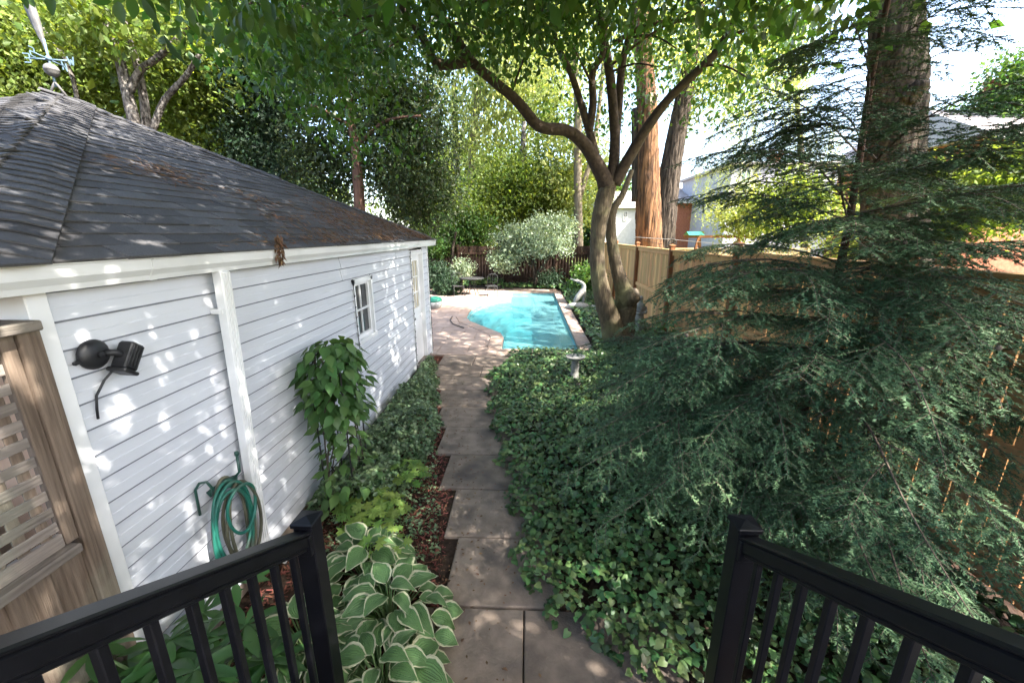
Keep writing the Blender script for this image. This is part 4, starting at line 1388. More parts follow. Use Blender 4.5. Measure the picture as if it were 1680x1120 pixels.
# dark spruce with sky gaps
tree('dark evergreen with sky showing through, right of the garage roof peak', [[(440, 360, 17, 20), (440, 200, 17, 16), (445, 60, 17, 11), (450, -60, 17, 6)],
     [(442, 230, 17, 7), (400, 200, 16.6, 5), (370, 190, 16.4, 3)], [(442, 150, 17, 7), (490, 120, 16.7, 5), (520, 110, 16.5, 3)], [(441, 300, 17, 7), (490, 280, 16.7, 5), (530, 285, 16.5, 3)]],
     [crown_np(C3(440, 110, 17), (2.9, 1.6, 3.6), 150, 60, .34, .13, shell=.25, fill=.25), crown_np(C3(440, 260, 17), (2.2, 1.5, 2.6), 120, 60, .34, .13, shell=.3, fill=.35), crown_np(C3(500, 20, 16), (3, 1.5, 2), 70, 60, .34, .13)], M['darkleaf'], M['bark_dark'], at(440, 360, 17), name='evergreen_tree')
tree('dense dark tree with straight reddish trunk behind the gutter', [[(592, 420, 13.5, 24), (590, 340, 13.5, 20), (584, 250, 13.5, 18), (572, 170, 13.5, 15), (560, 60, 13.5, 12), (555, -40, 13.5, 9)],
     [(586, 240, 13.5, 8), (630, 200, 13.2, 6), (690, 190, 13, 4)], [(580, 210, 13.5, 7), (530, 180, 13.3, 5), (500, 170, 13, 3)]],
     [crown_np(C3(600, 90, 14), (2.9, 1.8, 2.8), 180, 56, .32, .10, shell=.3), crown_np(C3(660, 220, 14.2), (1.9, 1.6, 2.6), 190, 60, .3, .10, shell=.35), crown_np(C3(540, 260, 15), (1.8, 1.2, 2.0), 110, 50, .32, .10, shell=.3), crown_np(C3(690, 320, 15.5), (1.6, 1.2, 1.3), 90, 50, .3, .10)],
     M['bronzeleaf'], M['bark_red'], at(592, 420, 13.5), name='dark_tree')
# right-hand backdrop
tree('pale yellow willow glowing behind the garden, left of the forked tree', [[(770, 400, 30, 16), (775, 250, 30, 14), (790, 100, 30, 10)]],
     [crown_np(C3(800, 140, 30), (4.5, 2.5, 6), 230, 50, .6, .2, droop=2.0, fill=.2), crown_np(C3(870, 60, 28), (4, 2.5, 4), 130, 46, .6, .2, droop=2.0, fill=.2)], M['yellowleaf'], M['bark_pale'], at(770, 400, 30), name='willow_tree')
tree('mid green tree standing beyond the back fence, centre', [[(850, 420, 23, 14), (855, 300, 23, 11), (860, 200, 23, 8)]],
     [crown_np(C3(850, 310, 23), (3.0, 1.8, 2.1), 190, 50, .42, .15), crown_np(C3(770, 350, 22), (2.2, 1.5, 1.4), 110, 50, .4, .15), crown_np(C3(905, 200, 24), (1.8, 1.5, 2.0), 40, 46, .42, .15)], M['lime'], M['bark_grey'], at(850, 420, 23), name='backdrop_tree')
tree('yellow green tree behind the forked trunk, beyond the back fence', [[(950, 420, 21, 16), (948, 300, 21, 15), (948, 180, 21, 14), (940, 60, 21, 10)], [(952, 320, 21, 10), (972, 250, 21, 9), (985, 160, 21, 8), (990, 90, 21, 6)]],
     [crown_np(C3(940, 290, 22.5), (2.4, 1.5, 2.8), 110, 46, .42, .15, fill=.2), crown_np(C3(960, 80, 21), (4, 2, 2.5), 60, 46, .45, .15, fill=.05)], M['yellowleaf'], M['bark_pale'], at(950, 420, 21), name='backdrop_tree')
tree('dark green shrubs and creeper mass over the left end of the back fence', [[(745, 470, 19.4, 8), (742, 420, 19.4, 6), (748, 380, 19.4, 4)]],
     [crown_np(C3(755, 375, 20.6), (1.9, .5, .9), 95, 50, .26, .10), crown_np(C3(715, 405, 19.6), (.8, .5, .45), 30, 40, .18, .09)], M['midleaf'], M['bark_dark'], at(745, 470, 19.4), cat='shrub', name='creeper_shrub')
tree('pale variegated shrub spreading over the far end of the pool', [[(880, 478, 19.0, 9), (876, 440, 19.0, 7), (868, 410, 18.8, 5)], [(880, 450, 19, 5), (910, 410, 18.8, 4), (925, 395, 18.6, 3)], [(878, 445, 19, 5), (840, 405, 18.8, 4), (815, 395, 18.6, 3)]],
     [crown_np(C3(872, 395, 18.8), (2.0, 1.0, .72), 190, 50, .2, .085, shell=.4, droop=.4), crown_np(C3(905, 375, 19.2), (1.3, .8, .6), 60, 46, .2, .085), crown_np(C3(830, 425, 18.6), (.8, .6, .45), 36, 46, .18, .08)],
     M['silverleaf'], M['bark_dark'], at(880, 478, 19.0), cat='shrub', name='variegated_shrub')
# trunks beyond the right fence
ot = tree('thick orange barked trunk with a round pruning scar beyond the fence', [[(1064, 470, 16, 52), (1064, 395, 16, 46), (1063, 300, 16, 42), (1062, 200, 16, 39), (1058, 120, 16, 36), (1052, 40, 16, 36), (1048, -60, 16, 32)]],
     [crown_np(C3(1130, 0, 17), (3.6, 2.5, 2.6), 90, 46, .5, .14, fill=.05), crown_np(C3(1180, 120, 19), (2.4, 2, 2.2), 40, 44, .5, .14, fill=.05)], M['yellowleaf'], M['bark_orange'], at(1066, 470, 16), name='orange_trunk_tree')
limb('pruning_scar', [(1068, 163, 15.5, 24), (1069, 163, 15.42, 23), (1070, 163, 15.40, 16)], M['bark_pale'], ot, 12, .03)
limb('side_stub', [(1046, 330, 16.1, 22), (1045, 260, 16.1, 20), (1044, 178, 16.1, 18)], M['bark_dark'], ot, 9, .05)
tree('dark furrowed trunk leaning right, beside the orange trunk', [[(1082, 470, 18, 50), (1088, 380, 18, 42), (1100, 280, 18, 38), (1118, 180, 18, 34), (1135, 80, 18, 30), (1150, -20, 18, 26)]],
     [crown_np(C3(1200, 60, 21), (4.0, 2, 3), 80, 44, .5, .15, fill=.05)], M['midleaf'], M['bark_dark'], at(1082, 470, 18), name='leaning_tree')
BTY = 7.6
tree('massive dark trunk rising behind the conifer at the upper right', [[(1470, 560, BTY, 145), (1468, 440, BTY, 125), (1464, 300, BTY, 114), (1468, 200, BTY, 114), (1472, 120, BTY, 117), (1470, 40, BTY, 110), (1476, -60, BTY, 108), (1480, -200, BTY, 102)],
     [(1490, 160, BTY - .3, 50), (1512, 140, BTY - .45, 36), (1520, 132, BTY - .5, 20)]],
     [crown_np((7.4, 2.9, 10.8), (5.8, 7.2, 2.6), 500, 40, .42, .17, fill=.02)], M['midleaf'], M['bark_dark'], at(1470, 560, BTY), name='massive_tree')
# feathery willow against the sky
def willow(label, regions, base, m_leaf, stems):
    t = thing('willow_tree', label, 'tree', (base[0], base[1], 0))
    for i, s_ in enumerate(stems):
        limb('trunk' if i == 0 else 'limb', s_, M['bark_grey'], t, 7, .05)
    Ls = []
    for (x0, x1, y0, y1, Ya, Yb, c, ln) in regions:
        for _ in range(c):
            p0 = np.array(at(random.uniform(x0, x1), random.uniform(y0, y1), random.uniform(Ya, Yb)))
            k = int(ln / .07)
            tt = np.arange(k) * .07
            P = p0[None] + np.stack([rng.normal(0, .06, k) + tt * random.uniform(-.15, .15), rng.normal(0, .06, k), -tt], 1)
            D = np.stack([rng.normal(0, .7, k), rng.normal(0, .7, k), -np.ones(k) * .8], 1)
            Ls.append(leaves_np(P, D, rand_unit(k), rng.uniform(.09, .16, k), T_RHOMB * np.array([1, .55, 1]), TF_RHOMB))
    V_, F_ = merge(Ls)
    np_obj('crown', V_, F_, m_leaf, t, kind='stuff')


willow('feathery pale willow fronds hanging against the white sky', [(1130, 1330, 60, 190, 22, 26, 300, 1.7), (1240, 1340, 0, 140, 20, 24, 190, 1.5), (1140, 1250, 180, 330, 24, 27, 190, 1.8), (1290, 1390, 190, 260, 26, 28, 90, 1.5)], at(1320, 420, 25), M['yellowleaf'],
       [[(1320, 420, 25, 14), (1315, 250, 25, 11), (1300, 100, 25, 8), (1290, 0, 25, 5)], [(1305, 140, 25, 6), (1240, 90, 25, 4), (1190, 80, 25, 3)]])
tree('round leafy tree beside the brick chimney at the far right', [[(1655, 330, 22, 14), (1650, 230, 22, 10), (1650, 180, 22, 7)]],
     [crown_np(C3(1660, 160, 22), (1.6, 1.3, 1.9), 100, 46, .36, .15), crown_np(C3(1555, 215, 30), (1.8, 1.2, 1.2), 40, 46, .4, .18)], M['midleaf'], M['bark_grey'], at(1655, 330, 22), name='round_tree')
# sunlit shrubs over the fence
for (x, y, Y, rx, rz, lab) in ((1235, 355, 17, 1.7, 1.2, 'sunlit yellow green shrub beyond the fence, left of the conifer stem'), (1310, 335, 14.5, 1.7, 1.2, 'sunlit lime shrub behind the conifer branches, centre right'),
                               (1440, 380, 12, 1.6, 1.1, 'sunlit golden shrub at the foot of the massive trunk'), (1560, 330, 11.5, 1.7, 1.1, 'leafy shrub beyond the fence below the pale roof'), (1665, 305, 10, 1.4, 1.0, 'green shrub beyond the fence at the right edge')):
    b = at(x, y, Y)
    tree(lab, [[(x, y + 40, Y, 8), (x, y, Y, 6), (x + 4, y - 20, Y, 4)]], [crown_np(tuple(b), (rx, .9, rz), 90, 46, .26, .10, shell=.3)], M['yellowleaf'] if 'golden' in lab or 'yellow' in lab else M['lime'], M['bark_grey'], b, cat='shrub', name='sunlit_shrub', group='shrubs beyond the fence')
# distant belt of trees closing the horizon
for i, (x, Y, r, hgt) in enumerate(((-26, 40, 9, 6), (-8, 46, 9, 7), (6, 52, 8, 6), (70, 60, 10, 5))):
    tree(['distant wood edge at the far left', 'distant tree mass behind the dark evergreen', 'distant tree mass behind the willow', 'distant tree mass beyond the right houses'][i] + ', hazy green', [],
         [crown_np((x, Y, hgt * .8), (r, 3, hgt), 260, 40, .9, .4)], M['lime' if i < 2 else 'midleaf'], M['bark_grey'], (x, Y), name='distant_trees')

# ------------------------------------------------------------------ near conifer
def conifer():
    bx, by = 2.62, 3.55
    t = thing('conifer', 'large dark green conifer with drooping needled branches filling the right side', 'tree', (bx, by, 0))
    stem = [(bx - .02, by, 0), (bx - .05, by, .8), (bx - .03, by, 1.6), (bx + .02, by, 2.3), (bx + .0, by, 3.0), (bx - .04, by, 3.8), (bx + .0, by, 4.8), (bx + .03, by, 6.0)]
    p_, r_2 = curve(stem, [.05, .045, .038, .032, .026, .021, .015, .008])
    part('trunk', G().tube(p_, r_2, 10, True, .05), M['conebark'], t, True)

    def stem_at(z):
        for i in range(len(p_) - 1):
            if p_[i].z <= z <= p_[i + 1].z:
                k = (z - p_[i].z) / (p_[i + 1].z - p_[i].z)
                return p_[i].lerp(p_[i + 1], k)
        return p_[-1]
    NP_, ND, NL, NN = [], [], [], []       # needles
    TW_P, TW_Q, TW_R = [], [], []          # twig ribbons
    branches = []
    z = .25
    while z < 6.0:
        k = (z / 6.0)
        cnt = 3 if z < 3.3 else 2
        for c in range(cnt):
            az = random.uniform(0, 2 * math.pi)
            Lb = (2.35 * (1 - k) ** .72 + .25) * random.uniform(.72, 1.12)
            if 1.45 < z < 2.7 and R(125) < az < R(222): Lb *= .4
            elif z >= 2.7: Lb *= .62
            branches.append((z + random.uniform(-.1, .1), az, Lb, random.uniform(.0, .28)))
        z += .33
    # placed boughs that give the tree its outline towards path and camera
    for (z, azd, Lb, rise) in ((1.05, 180, 2.15, .12), (1.35, 196, 2.1, .2), (.95, 205, 2.35, .1), (1.25, 222, 2.25, .16), (.8, 232, 2.5, .1), (1.45, 240, 2.2, .25), (1.1, 252, 2.3, .12), (1.5, 262, 2.0, .2), 
                               (.7, 188, 2.0, .1), (1.8, 208, 1.9, .3), (1.9, 232, 1.8, .3), (2.6, 160, 1.4, .3), (2.2, 250, 1.6, .3), (.9, 243, 2.6, .05), (.55, 250, 2.1, 0), (1.5, 215, 2.5, .15), (1.25, 236, 2.6, .12), (1.7, 226, 2.4, .2), (1.0, 218, 2.7, .08), (.75, 224, 2.6, .1), (1.15, 204, 2.5, .1), (1.7, 245, 2.2, .2), (2.0, 218, 2.1, .25), (2.1, 203, 2.0, .25),  (1.3, 160, 2.2, .15), (1.0, 140, 1.8, .1)):
        branches.append((z, R(azd), Lb, rise))
    for (z, azd, Lb, rise) in ((2.45, 300, 1.9, .25), (2.55, 345, 1.7, .3), (2.9, 310, 1.7, .35), (2.8, 280, 1.7, .3), (2.6, 5, 1.6, .3), (2.3, 315, 1.5, .5), (2.1, 262, 1.8, .3), (2.4, 236, 1.8, .35), (2.7, 215, 1.6, .35), (2.9, 250, 1.5, .35), (3.1, 200, 1.4, .35), (3.3, 230, 1.3, .4), (2.9, 180, 1.4, .35), (2.5, 322, 2.1, .25), (2.4, 350, 1.8, .35), (1.9, 258, 1.9, .25),  (1.7, 300, 1.4, .2)):
        branches.append((z, R(azd), Lb, rise))
    def add_twigs(pts, Lw, lmax, start):
        """needle-covered side twigs along a branch axis"""
        n = len(pts) - 1
        for i in range(1, n + 1):
            s_ = i / n
            if s_ < start: continue
            T = (pts[i] - pts[i - 1]).normalized()
            side0 = T.cross(Vector((0, 0, 1)))
            if side0.length < 1e-3: continue
            side0.normalize()
            for sd_ in (-1, 1):
                if random.random() < .14 + (.3 if s_ < start + .15 else 0): continue
                l = lmax * (1.05 - .75 * s_) * random.uniform(.6, 1.2) + .05
                d = (side0 * sd_ + T * random.uniform(.6, 1.05) + Vector((0, 0, random.uniform(-.4, .02)))).normalized()
                m_ = max(2, int(l / .058))
                prev = pts[i].copy()
                for j in range(m_):
                    d = (d + Vector((random.gauss(0, .05), random.gauss(0, .05), -.07 + random.gauss(0, .05)))).normalized()
                    q = prev + d * (l / m_)
                    if q.x > FX - .04 and q.z < 2.3: break
                    TW_P.append(tuple(prev)); TW_Q.append(tuple(q)); TW_R.append(.0017 * (1 - j / m_) + .0008)
                    NP_.append(tuple(prev)); ND.append(tuple(d)); NL.append(l / m_)
                    sd2 = d.cross(Vector((0, 0, 1)))
                    if sd2.length > 1e-3 and l > .13 and j < m_ - 1:
                        sd2.normalize()
                        for e in (-1, 1):
                            if random.random() < .22: continue
                            tl = min(.15, (.055 + .35 * l * (1 - j / m_))) * random.uniform(.7, 1.2)
                            td = (sd2 * e + d * .95 + Vector((0, 0, random.uniform(-.45, .05)))).normalized()
                            NP_.append(tuple(q)); ND.append(tuple(td)); NL.append(tl)
                    prev = q
        for i in range(int(n * .4), n):
            T = (pts[i + 1] - pts[i])
            NP_.append(tuple(pts[i])); ND.append(tuple(T.normalized())); NL.append(T.length)

    def axis(p0, d0, L_, droop, step=.078):
        n = max(4, int(L_ / step))
        d = d0.normalized()
        pts = [p0.copy()]
        ph = random.uniform(0, 6)
        bend_ = random.uniform(-.35, .35) / n
        for i in range(n):
            s_ = i / n
            d = (d + Vector((-d.y, d.x, 0)) * (bend_ + .03 * math.sin(s_ * 9 + ph)) + Vector((0, 0, -droop * (s_ + .15) / n * 2 + random.gauss(0, .012)))).normalized()
            q = pts[-1] + d * (L_ / n)
            if q.x > FX - .06 and q.z < 2.35: break
            if q.z < .10: q.z = .10
            pts.append(q)
        return pts

    for z, az, Lb, rise in branches:
        dx, dy = math.cos(az), math.sin(az)
        p0 = stem_at(max(.05, z))
        if dx > 0 and z < 2.5:
            Lb = min(Lb, max(.25, (FX - .1 - p0.x) / max(dx, .05)))
        pts = axis(p0, Vector((dx, dy, rise + .12)), Lb, random.uniform(.38, .62))
        n = len(pts) - 1
        if n < 3: continue
        br = [max(.0022, .0095 * (Lb / 2) * (1 - k_ / n) ** .9 + .002) for k_ in range(n + 1)]
        TW_P += [tuple(a) for a in pts[:-1]]; TW_Q += [tuple(a) for a in pts[1:]]; TW_R += br[:-1]
        add_twigs(pts, Lb, .33, .15)
        # secondary branches give each bough its fan shape
        sgn_ = random.choice((-1, 1))
        for f_ in (.22, .34, .46, .58, .70):
            if Lb < .7: break
            k_ = max(1, int(n * (f_ + random.uniform(-.05, .05))))
            T = (pts[k_] - pts[k_ - 1]).normalized()
            sd0 = T.cross(Vector((0, 0, 1))).normalized()
            sgn_ = -sgn_
            L2 = (.62 * (1 - f_) * Lb + .12) * random.uniform(.75, 1.15)
            p2 = axis(pts[k_], T + sd0 * sgn_ * random.uniform(.65, 1.0) + Vector((0, 0, random.uniform(-.1, .12))), L2, random.uniform(.45, .8))
            n2 = len(p2) - 1
            if n2 < 2: continue
            b2 = [max(.0016, .005 * L2 * (1 - q_ / n2) + .0014) for q_ in range(n2 + 1)]
            TW_P += [tuple(a) for a in p2[:-1]]; TW_Q += [tuple(a) for a in p2[1:]]; TW_R += b2[:-1]
            add_twigs(p2, L2, .27, .10)
    Pn, Dn, Ln = np.array(NP_), unit(np.array(ND)), np.array(NL)
    # needles along each twig: two flat rows and a thinner upper row
    cnt = np.clip((Ln / .0042).astype(int), 2, 40)
    idx = np.repeat(np.arange(len(Pn)), cnt)
    first = np.concatenate([[0], np.cumsum(cnt)[:-1]])
    within = np.arange(len(idx)) - np.repeat(first, cnt)
    frac = (within + .5) / cnt[idx]
    sgn = np.where(rng.uniform(size=len(idx)) < .5, -1., 1.)
    dirs = Dn[idx]
    side = unit(np.cross(dirs, np.array([0, 0, 1.0])[None] + rng.normal(0, .12, (len(idx), 3))))
    upn = np.cross(side, dirs)
    base = Pn[idx] + dirs * (frac * Ln[idx])[:, None]
    nd = side * sgn[:, None] * .9 + dirs * .65 + upn * rng.normal(.12, .28, (len(idx), 1))
    nl = rng.uniform(.017, .026, len(idx)) * np.clip(1.15 - .45 * frac, .6, 1.1)
    V_, F_ = leaves_np(base, nd, upn + rng.normal(0, .3, (len(idx), 3)), nl, T_NEEDLE * np.array([1, .33, 1]), np.array([(0, 1, 2)]))
    print('conifer needles', len(F_), 'branches', len(branches))
    np_obj('needles', V_, F_, M['needles'], t, kind='stuff')
    # twig prisms, three sided
    A, B, Rr = np.array(TW_P), np.array(TW_Q), np.array(TW_R)
    kp = Rr > .00135
    A, B, Rr = A[kp], B[kp], Rr[kp]
    d = unit(B - A)
    a = unit(np.cross(d, np.array([0.3, .2, 1.0])[None]))
    b = np.cross(d, a)
    vs_ = []
    for k in range(3):
        an = 2 * math.pi * k / 3
        o = (a * math.cos(an) + b * math.sin(an)) * Rr[:, None]
        vs_ += [A + o, B + o * .9]
    V_ = np.stack(vs_, 1).reshape(-1, 3)
    q = np.array([(0, 2, 3, 1), (2, 4, 5, 3), (4, 0, 1, 5)])
    F_ = (q[None] + (np.arange(len(A)) * 6)[:, None, None]).reshape(-1, 4)
    np_obj('twigs', V_, F_, M['twig'], t, kind='stuff')
    # small round galls/cones dotted on the boughs
    cone = mesh_of(G().ball((0, 0, 0), .011, 8, 5, (1, 1, 1.15)), 'cone', True)
    cone.materials.append(M['twig'])
    for _ in range(26):
        k = random.randrange(len(NP_))
        inst('cone', cone, Matrix.Translation(Vector(NP_[k]) + Vector((0, 0, .012))), t)


conifer()

# ------------------------------------------------------------------ ground cover
def cover(n, xf, yr, size, hfun, tmpl, tf, tilt=.55):
    """leaves over a bed; xf(y) -> (x0, x1)"""
    y = rng.uniform(*yr, n * 2)
    lo = np.array([xf(v)[0] for v in y]); hi = np.array([xf(v)[1] for v in y])
    wmax = (hi - lo).max()
    keep = rng.uniform(0, 1, len(y)) < (hi - lo) / wmax
    y, lo, hi = y[keep][:n], lo[keep][:n], hi[keep][:n]
    x = lo + (hi - lo) * rng.uniform(0, 1, len(y))
    e = np.minimum(x - lo, hi - x)
    z = hfun(x, y, e) * rng.uniform(.35, 1.0, len(y)) ** .6 + rng.normal(0, .008, len(y)) + .03
    P = np.stack([x, y, z], 1)
    an = rng.uniform(0, 2 * np.pi, len(y))
    D = np.stack([np.cos(an), np.sin(an), rng.normal(-.15, .35, len(y))], 1)
    N = np.stack([rng.normal(0, tilt, len(y)), rng.normal(0, tilt, len(y)) - .15, np.ones(len(y))], 1)
    return leaves_np(P, D, N, size * rng.uniform(.5, 1.4, len(y)), tmpl, tf)


def wave(x, y, s_):
    return .5 + .25 * np.sin(x * 2.3 * s_ + 1.3 * np.sin(y * 1.7 * s_)) + .25 * np.sin(y * 2.9 * s_ + 1.1 * np.sin(x * 2.1 * s_ + 2))


def ivy_edge(y):
    e = np.interp(y, [1.2, 1.75, 1.95, 2.15, 2.4, 2.85, 3.5, 4.2, 4.9, 5.6, 6.2, 6.7, 7.1, 7.4, 8.2], [.95, .72, .45, .10, -.02, -.06, -.17, -.30, -.44, -.55, -.62, -.66, -.62, -.38, -.36])
    return e + .05 * math.sin(y * 9) + .035 * math.sin(y * 23 + 1)


L = [cover(30000, lambda y: (ivy_edge(y), 3.22), (1.45, 8.2), .054, lambda x, y, e: np.clip(e * 1.6, .02, .13) + .10 * wave(x, y, 1.0) * np.clip(e * 2, 0, 1), T_IVY, TF_IVY)]
V, F = merge(L)
tag(np_obj('ivy_bed', V, F, M['ivy'], kind='stuff'), 'glossy dark ivy carpet between the path and the cedar fence', 'ivy')
V, F = cover(9000, lambda y: (1.52 + .03 * math.sin(y * 5), 3.24), (8.0, 19.6), .085, lambda x, y, e: .05 + .16 * wave(x, y, .8), T_IVY, TF_IVY)
tag(np_obj('poolside_ivy', V, F, M['ivy'], kind='stuff'), 'ivy ground cover between the pool coping and the fence', 'ivy')
V, F = cover(4200, lambda y: (-6, 3.2), (18.7, 19.85), .11, lambda x, y, e: .08 + .35 * wave(x, y, 1.4) * (x < -1.2) + .1, T_IVY, TF_IVY)
tag(np_obj('back_border', V, F, M['ivy'], kind='stuff'), 'low leafy border along the foot of the back fence', 'ground cover')


def bed_right(y):
    return np.interp(y, [1.5, 2.2, 2.85, 3.5, 4.2, 4.9, 5.5, 6.2, 7.0, 7.5], [-.78, -.62, -.72, -.80, -.98, -1.16, -1.30, -1.46, -1.66, -1.72])


V, F = cover(14000, lambda y: (WX + .02, bed_right(y) - .02 - .45 * max(0, min(1, (4.6 - y) / 1.3)) + .04 * math.sin(y * 8)), (3.05, 7.25), .05,
             lambda x, y, e: np.clip(e * 1.9, .03, .34) * (.6 + .5 * wave(x, y, 1.6)), T_RHOMB * np.array([1, 1.25, 1]), TF_RHOMB, .6)
tag(np_obj('evergreen_ground_cover', V, F, M['euonymus'], kind='stuff'), 'grey green small leaved ground cover along the garage wall', 'ground cover')
V, F = cover(2600, lambda y: (WX + .05, -.75 - .25 * (y - 3)), (2.55, 4.3), .035, lambda x, y, e: np.clip(e, .01, .06) * (wave(x, y, 3) > .55), T_RHOMB, TF_RHOMB, .6)
tag(np_obj('sparse_ground_cover', V, F, M['euonymus'], kind='stuff'), 'sparse pale leaved creepers in the red mulch', 'ground cover')
# mulch
N = 15000
y = rng.uniform(1.3, 8.05, N)
xr = np.array([bed_right(v) for v in y])
x = WX + .03 + (xr + .03 - WX - .03) * rng.uniform(0, 1, N) ** .85
P = np.stack([x, y, rng.uniform(-.012, .012, N)], 1)
an = rng.uniform(0, 2 * np.pi, N)
D = np.stack([np.cos(an), np.sin(an), rng.normal(.1, .2, N)], 1)
V, F = leaves_np(P, D, np.stack([rng.normal(0, .4, N), rng.normal(0, .4, N), np.ones(N)], 1), rng.uniform(.02, .06, N), np.array([(0, .12, 0), (0, -.12, .04), (1, -.09, 0), (1, .1, .05)]), np.array([(0, 1, 2, 3)]))
tag(np_obj('mulch', V, F, M['mulch'], kind='stuff'), 'reddish brown bark mulch in the bed beside the path', 'mulch')
# fallen leaves
N = 520
y = rng.uniform(1.6, 8.0, N); x = np.interp(y, [1.6, 2.8, 5, 8], [-.6, -.65, -1.2, -1.7]) + np.abs(rng.normal(0, .35, N))
P = np.stack([x, y, np.full(N, .034)], 1)
an = rng.uniform(0, 6.3, N)
V, F = leaves_np(P, np.stack([np.cos(an), np.sin(an), np.zeros(N)], 1), np.stack([rng.normal(0, .2, N), rng.normal(0, .2, N), np.ones(N)], 1), rng.uniform(.012, .035, N), T_RHOMB, TF_RHOMB)
tag(np_obj('fallen_leaves', V, F, M['drygold'], kind='stuff'), 'small dry leaf flecks fallen on the path', 'leaf litter')

# ------------------------------------------------------------------ hostas
def hosta_mesh(seed, wid=.36, fold=.22, bend=.5):
    rr = random.Random(seed)
    nu, nv = 6, 8
    v, f, uvs = [], [], []
    prof = [0.10, .62, .92, 1.0, .93, .76, .52, .26, 0.0]
    for j in range(nv + 1):
        t = j / nv
        w = wid * prof[j] + (.004 if j == nv else 0)
        zc = .10 * math.sin(t * 2.2) - bend * t * t
        for i in range(nu + 1):
            u = (i / nu) * 2 - 1
            und = .03 * math.sin(j * 1.9 + u * 2 + seed) * abs(u)
            back = -.10 * abs(u) * (1 - t) if j < 3 else 0
            v.append((t + back, u * w, zc + fold * w * (abs(u) ** 1.3) + und))
    for j in range(nv):
        for i in range(nu):
            a_ = j * (nu + 1) + i
            f.append((a_, a_ + 1, a_ + nu + 2, a_ + nu + 1))
    me = bpy.data.meshes.new('leaf')
    me.from_pydata(v, [], f)
    ul = me.uv_layers.new(name='UVMap')
    for poly in me.polygons:
        for li in poly.loop_indices:
            vi = me.loops[li].vertex_index
            j, i = divmod(vi, nu + 1)
            u = abs((i / nu) * 2 - 1)
            e = max(u, 1 - (1 - j / nv) * 3.2, 0)
            ul.data[li].uv = (min(e, 1.0), j / nv)
    me.polygons.foreach_set('use_smooth', [True] * len(me.polygons))
    me.materials.append(M['hosta'])
    return me


HM = [hosta_mesh(s_, *a_) for s_, a_ in enumerate(((.37, .25, .45), (.33, .3, .6), (.40, .2, .35), (.35, .35, .75)))]
stalk_m = mat('hosta_stalk', (.14, .22, .08), rough=.5)


def hosta(cx, cy, n, rad, hgt, size, label):
    t = thing('hosta', label, 'hosta', (cx, cy, 0), group='cream edged hostas beside the path')
    g = G()
    for k in range(n):
        s_ = math.sqrt((k + .5) / n)
        an = k * 2.39996 + random.uniform(-.25, .25)
        r = rad * s_ * random.uniform(.85, 1.1)
        z = hgt * (1.0 - .72 * s_ ** 1.6) + random.uniform(-.03, .03)
        p = Vector((cx + math.cos(an) * r * .75, cy + math.sin(an) * r * .75, max(.05, z)))
        out = Vector((math.cos(an + random.uniform(-.5, .5)), math.sin(an + random.uniform(-.5, .5)), .45 - .75 * s_ + random.uniform(-.15, .15)))
        nr = Vector((-math.cos(an) * .15, -math.sin(an) * .15 - .1, 1)) + Vector((random.gauss(0, .22), random.gauss(0, .22), 0))
        sz = size * random.uniform(.7, 1.12)
        inst('leaf', random.choice(HM), leaf_matrix(p, out, nr, sz), t)
        g.tube([(cx + math.cos(an) * r * .12, cy + math.sin(an) * r * .12, .0), (cx + math.cos(an) * r * .4, cy + math.sin(an) * r * .4, z * .7), tuple(p)], .005, 5)
    part('stalks', g, stalk_m, t, True)


hosta(-.86, 2.02, 64, .46, .36, .18, 'cream edged hosta spilling onto the path slabs, nearest the path')
hosta(-1.16, 2.38, 46, .40, .36, .18, 'cream edged hosta behind the newel post, under the lime plants')
hosta(-1.28, 1.78, 44, .40, .36, .18, 'cream edged hosta seen between the left railing balusters')
hosta(-.78, 1.62, 42, .38, .33, .18, 'cream edged hosta at the bottom edge right of the newel post')


# lime lobed plants
lob = []
for k in range(2):
    v = [(0, 0, 0)]
    tips = [(-.15, .30), (.05, .22), (.12, .52), (.30, .26), (.55, .62), (.55, .26), (.78, .34), (.76, .14), (1.0, 0)]
    for (x_, y_) in tips: v.append((x_, y_, -.12 * x_ * x_ + .05 * math.sin(x_ * 8 + k)))
    for (x_, y_) in tips[-2::-1]: v.append((x_, -y_, -.12 * x_ * x_ - .05 * math.sin(x_ * 8 + k)))
    v.append((.4, 0, .02))
    n_ = len(v) - 1
    f = [(n_, i, i + 1) for i in range(0, n_ - 1)] + [(n_, n_ - 1, 0)]
    me = mesh_of(G().add(v, f), 'leaf', False)
    me.materials.append(M['limeplant'])
    lob.append(me)


def lobed(cx, cy, n, rad, hgt, size, label, name='lime_plant', stem_h=0):
    t = thing(name, label, 'plant', (cx, cy, 0), group='lime green lobed plants in the mulch')
    g = G()
    for k in range(n):
        s_ = math.sqrt((k + .5) / n)
        an = k * 2.39996
        p = Vector((cx + math.cos(an) * rad * s_, cy + math.sin(an) * rad * s_, hgt * (1 - .5 * s_ * s_) + random.uniform(-.03, .03)))
        inst('leaf', random.choice(lob), leaf_matrix(p, (math.cos(an), math.sin(an), -.2), (random.gauss(0, .25), random.gauss(-.2, .25), 1), size * random.uniform(.7, 1.15)), t)
        g.tube([(cx + math.cos(an) * .02, cy + math.sin(an) * .02, 0), ((cx + p.x) / 2, (cy + p.y) / 2, p.z * .75), tuple(p)], .0035, 5)
    part('stalks', g, stalk_m, t, True)


lobed(-1.36, 3.02, 44, .25, .26, .12, 'larger lime green lobed plant in the mulch behind the hostas')
lobed(-1.20, 3.55, 22, .17, .26, .12, 'small lime green lobed plant further along beside the ground cover')
lobed(-1.02, 2.42, 12, .16, .47, .10, 'few lime green lobed leaves rising through the hosta')

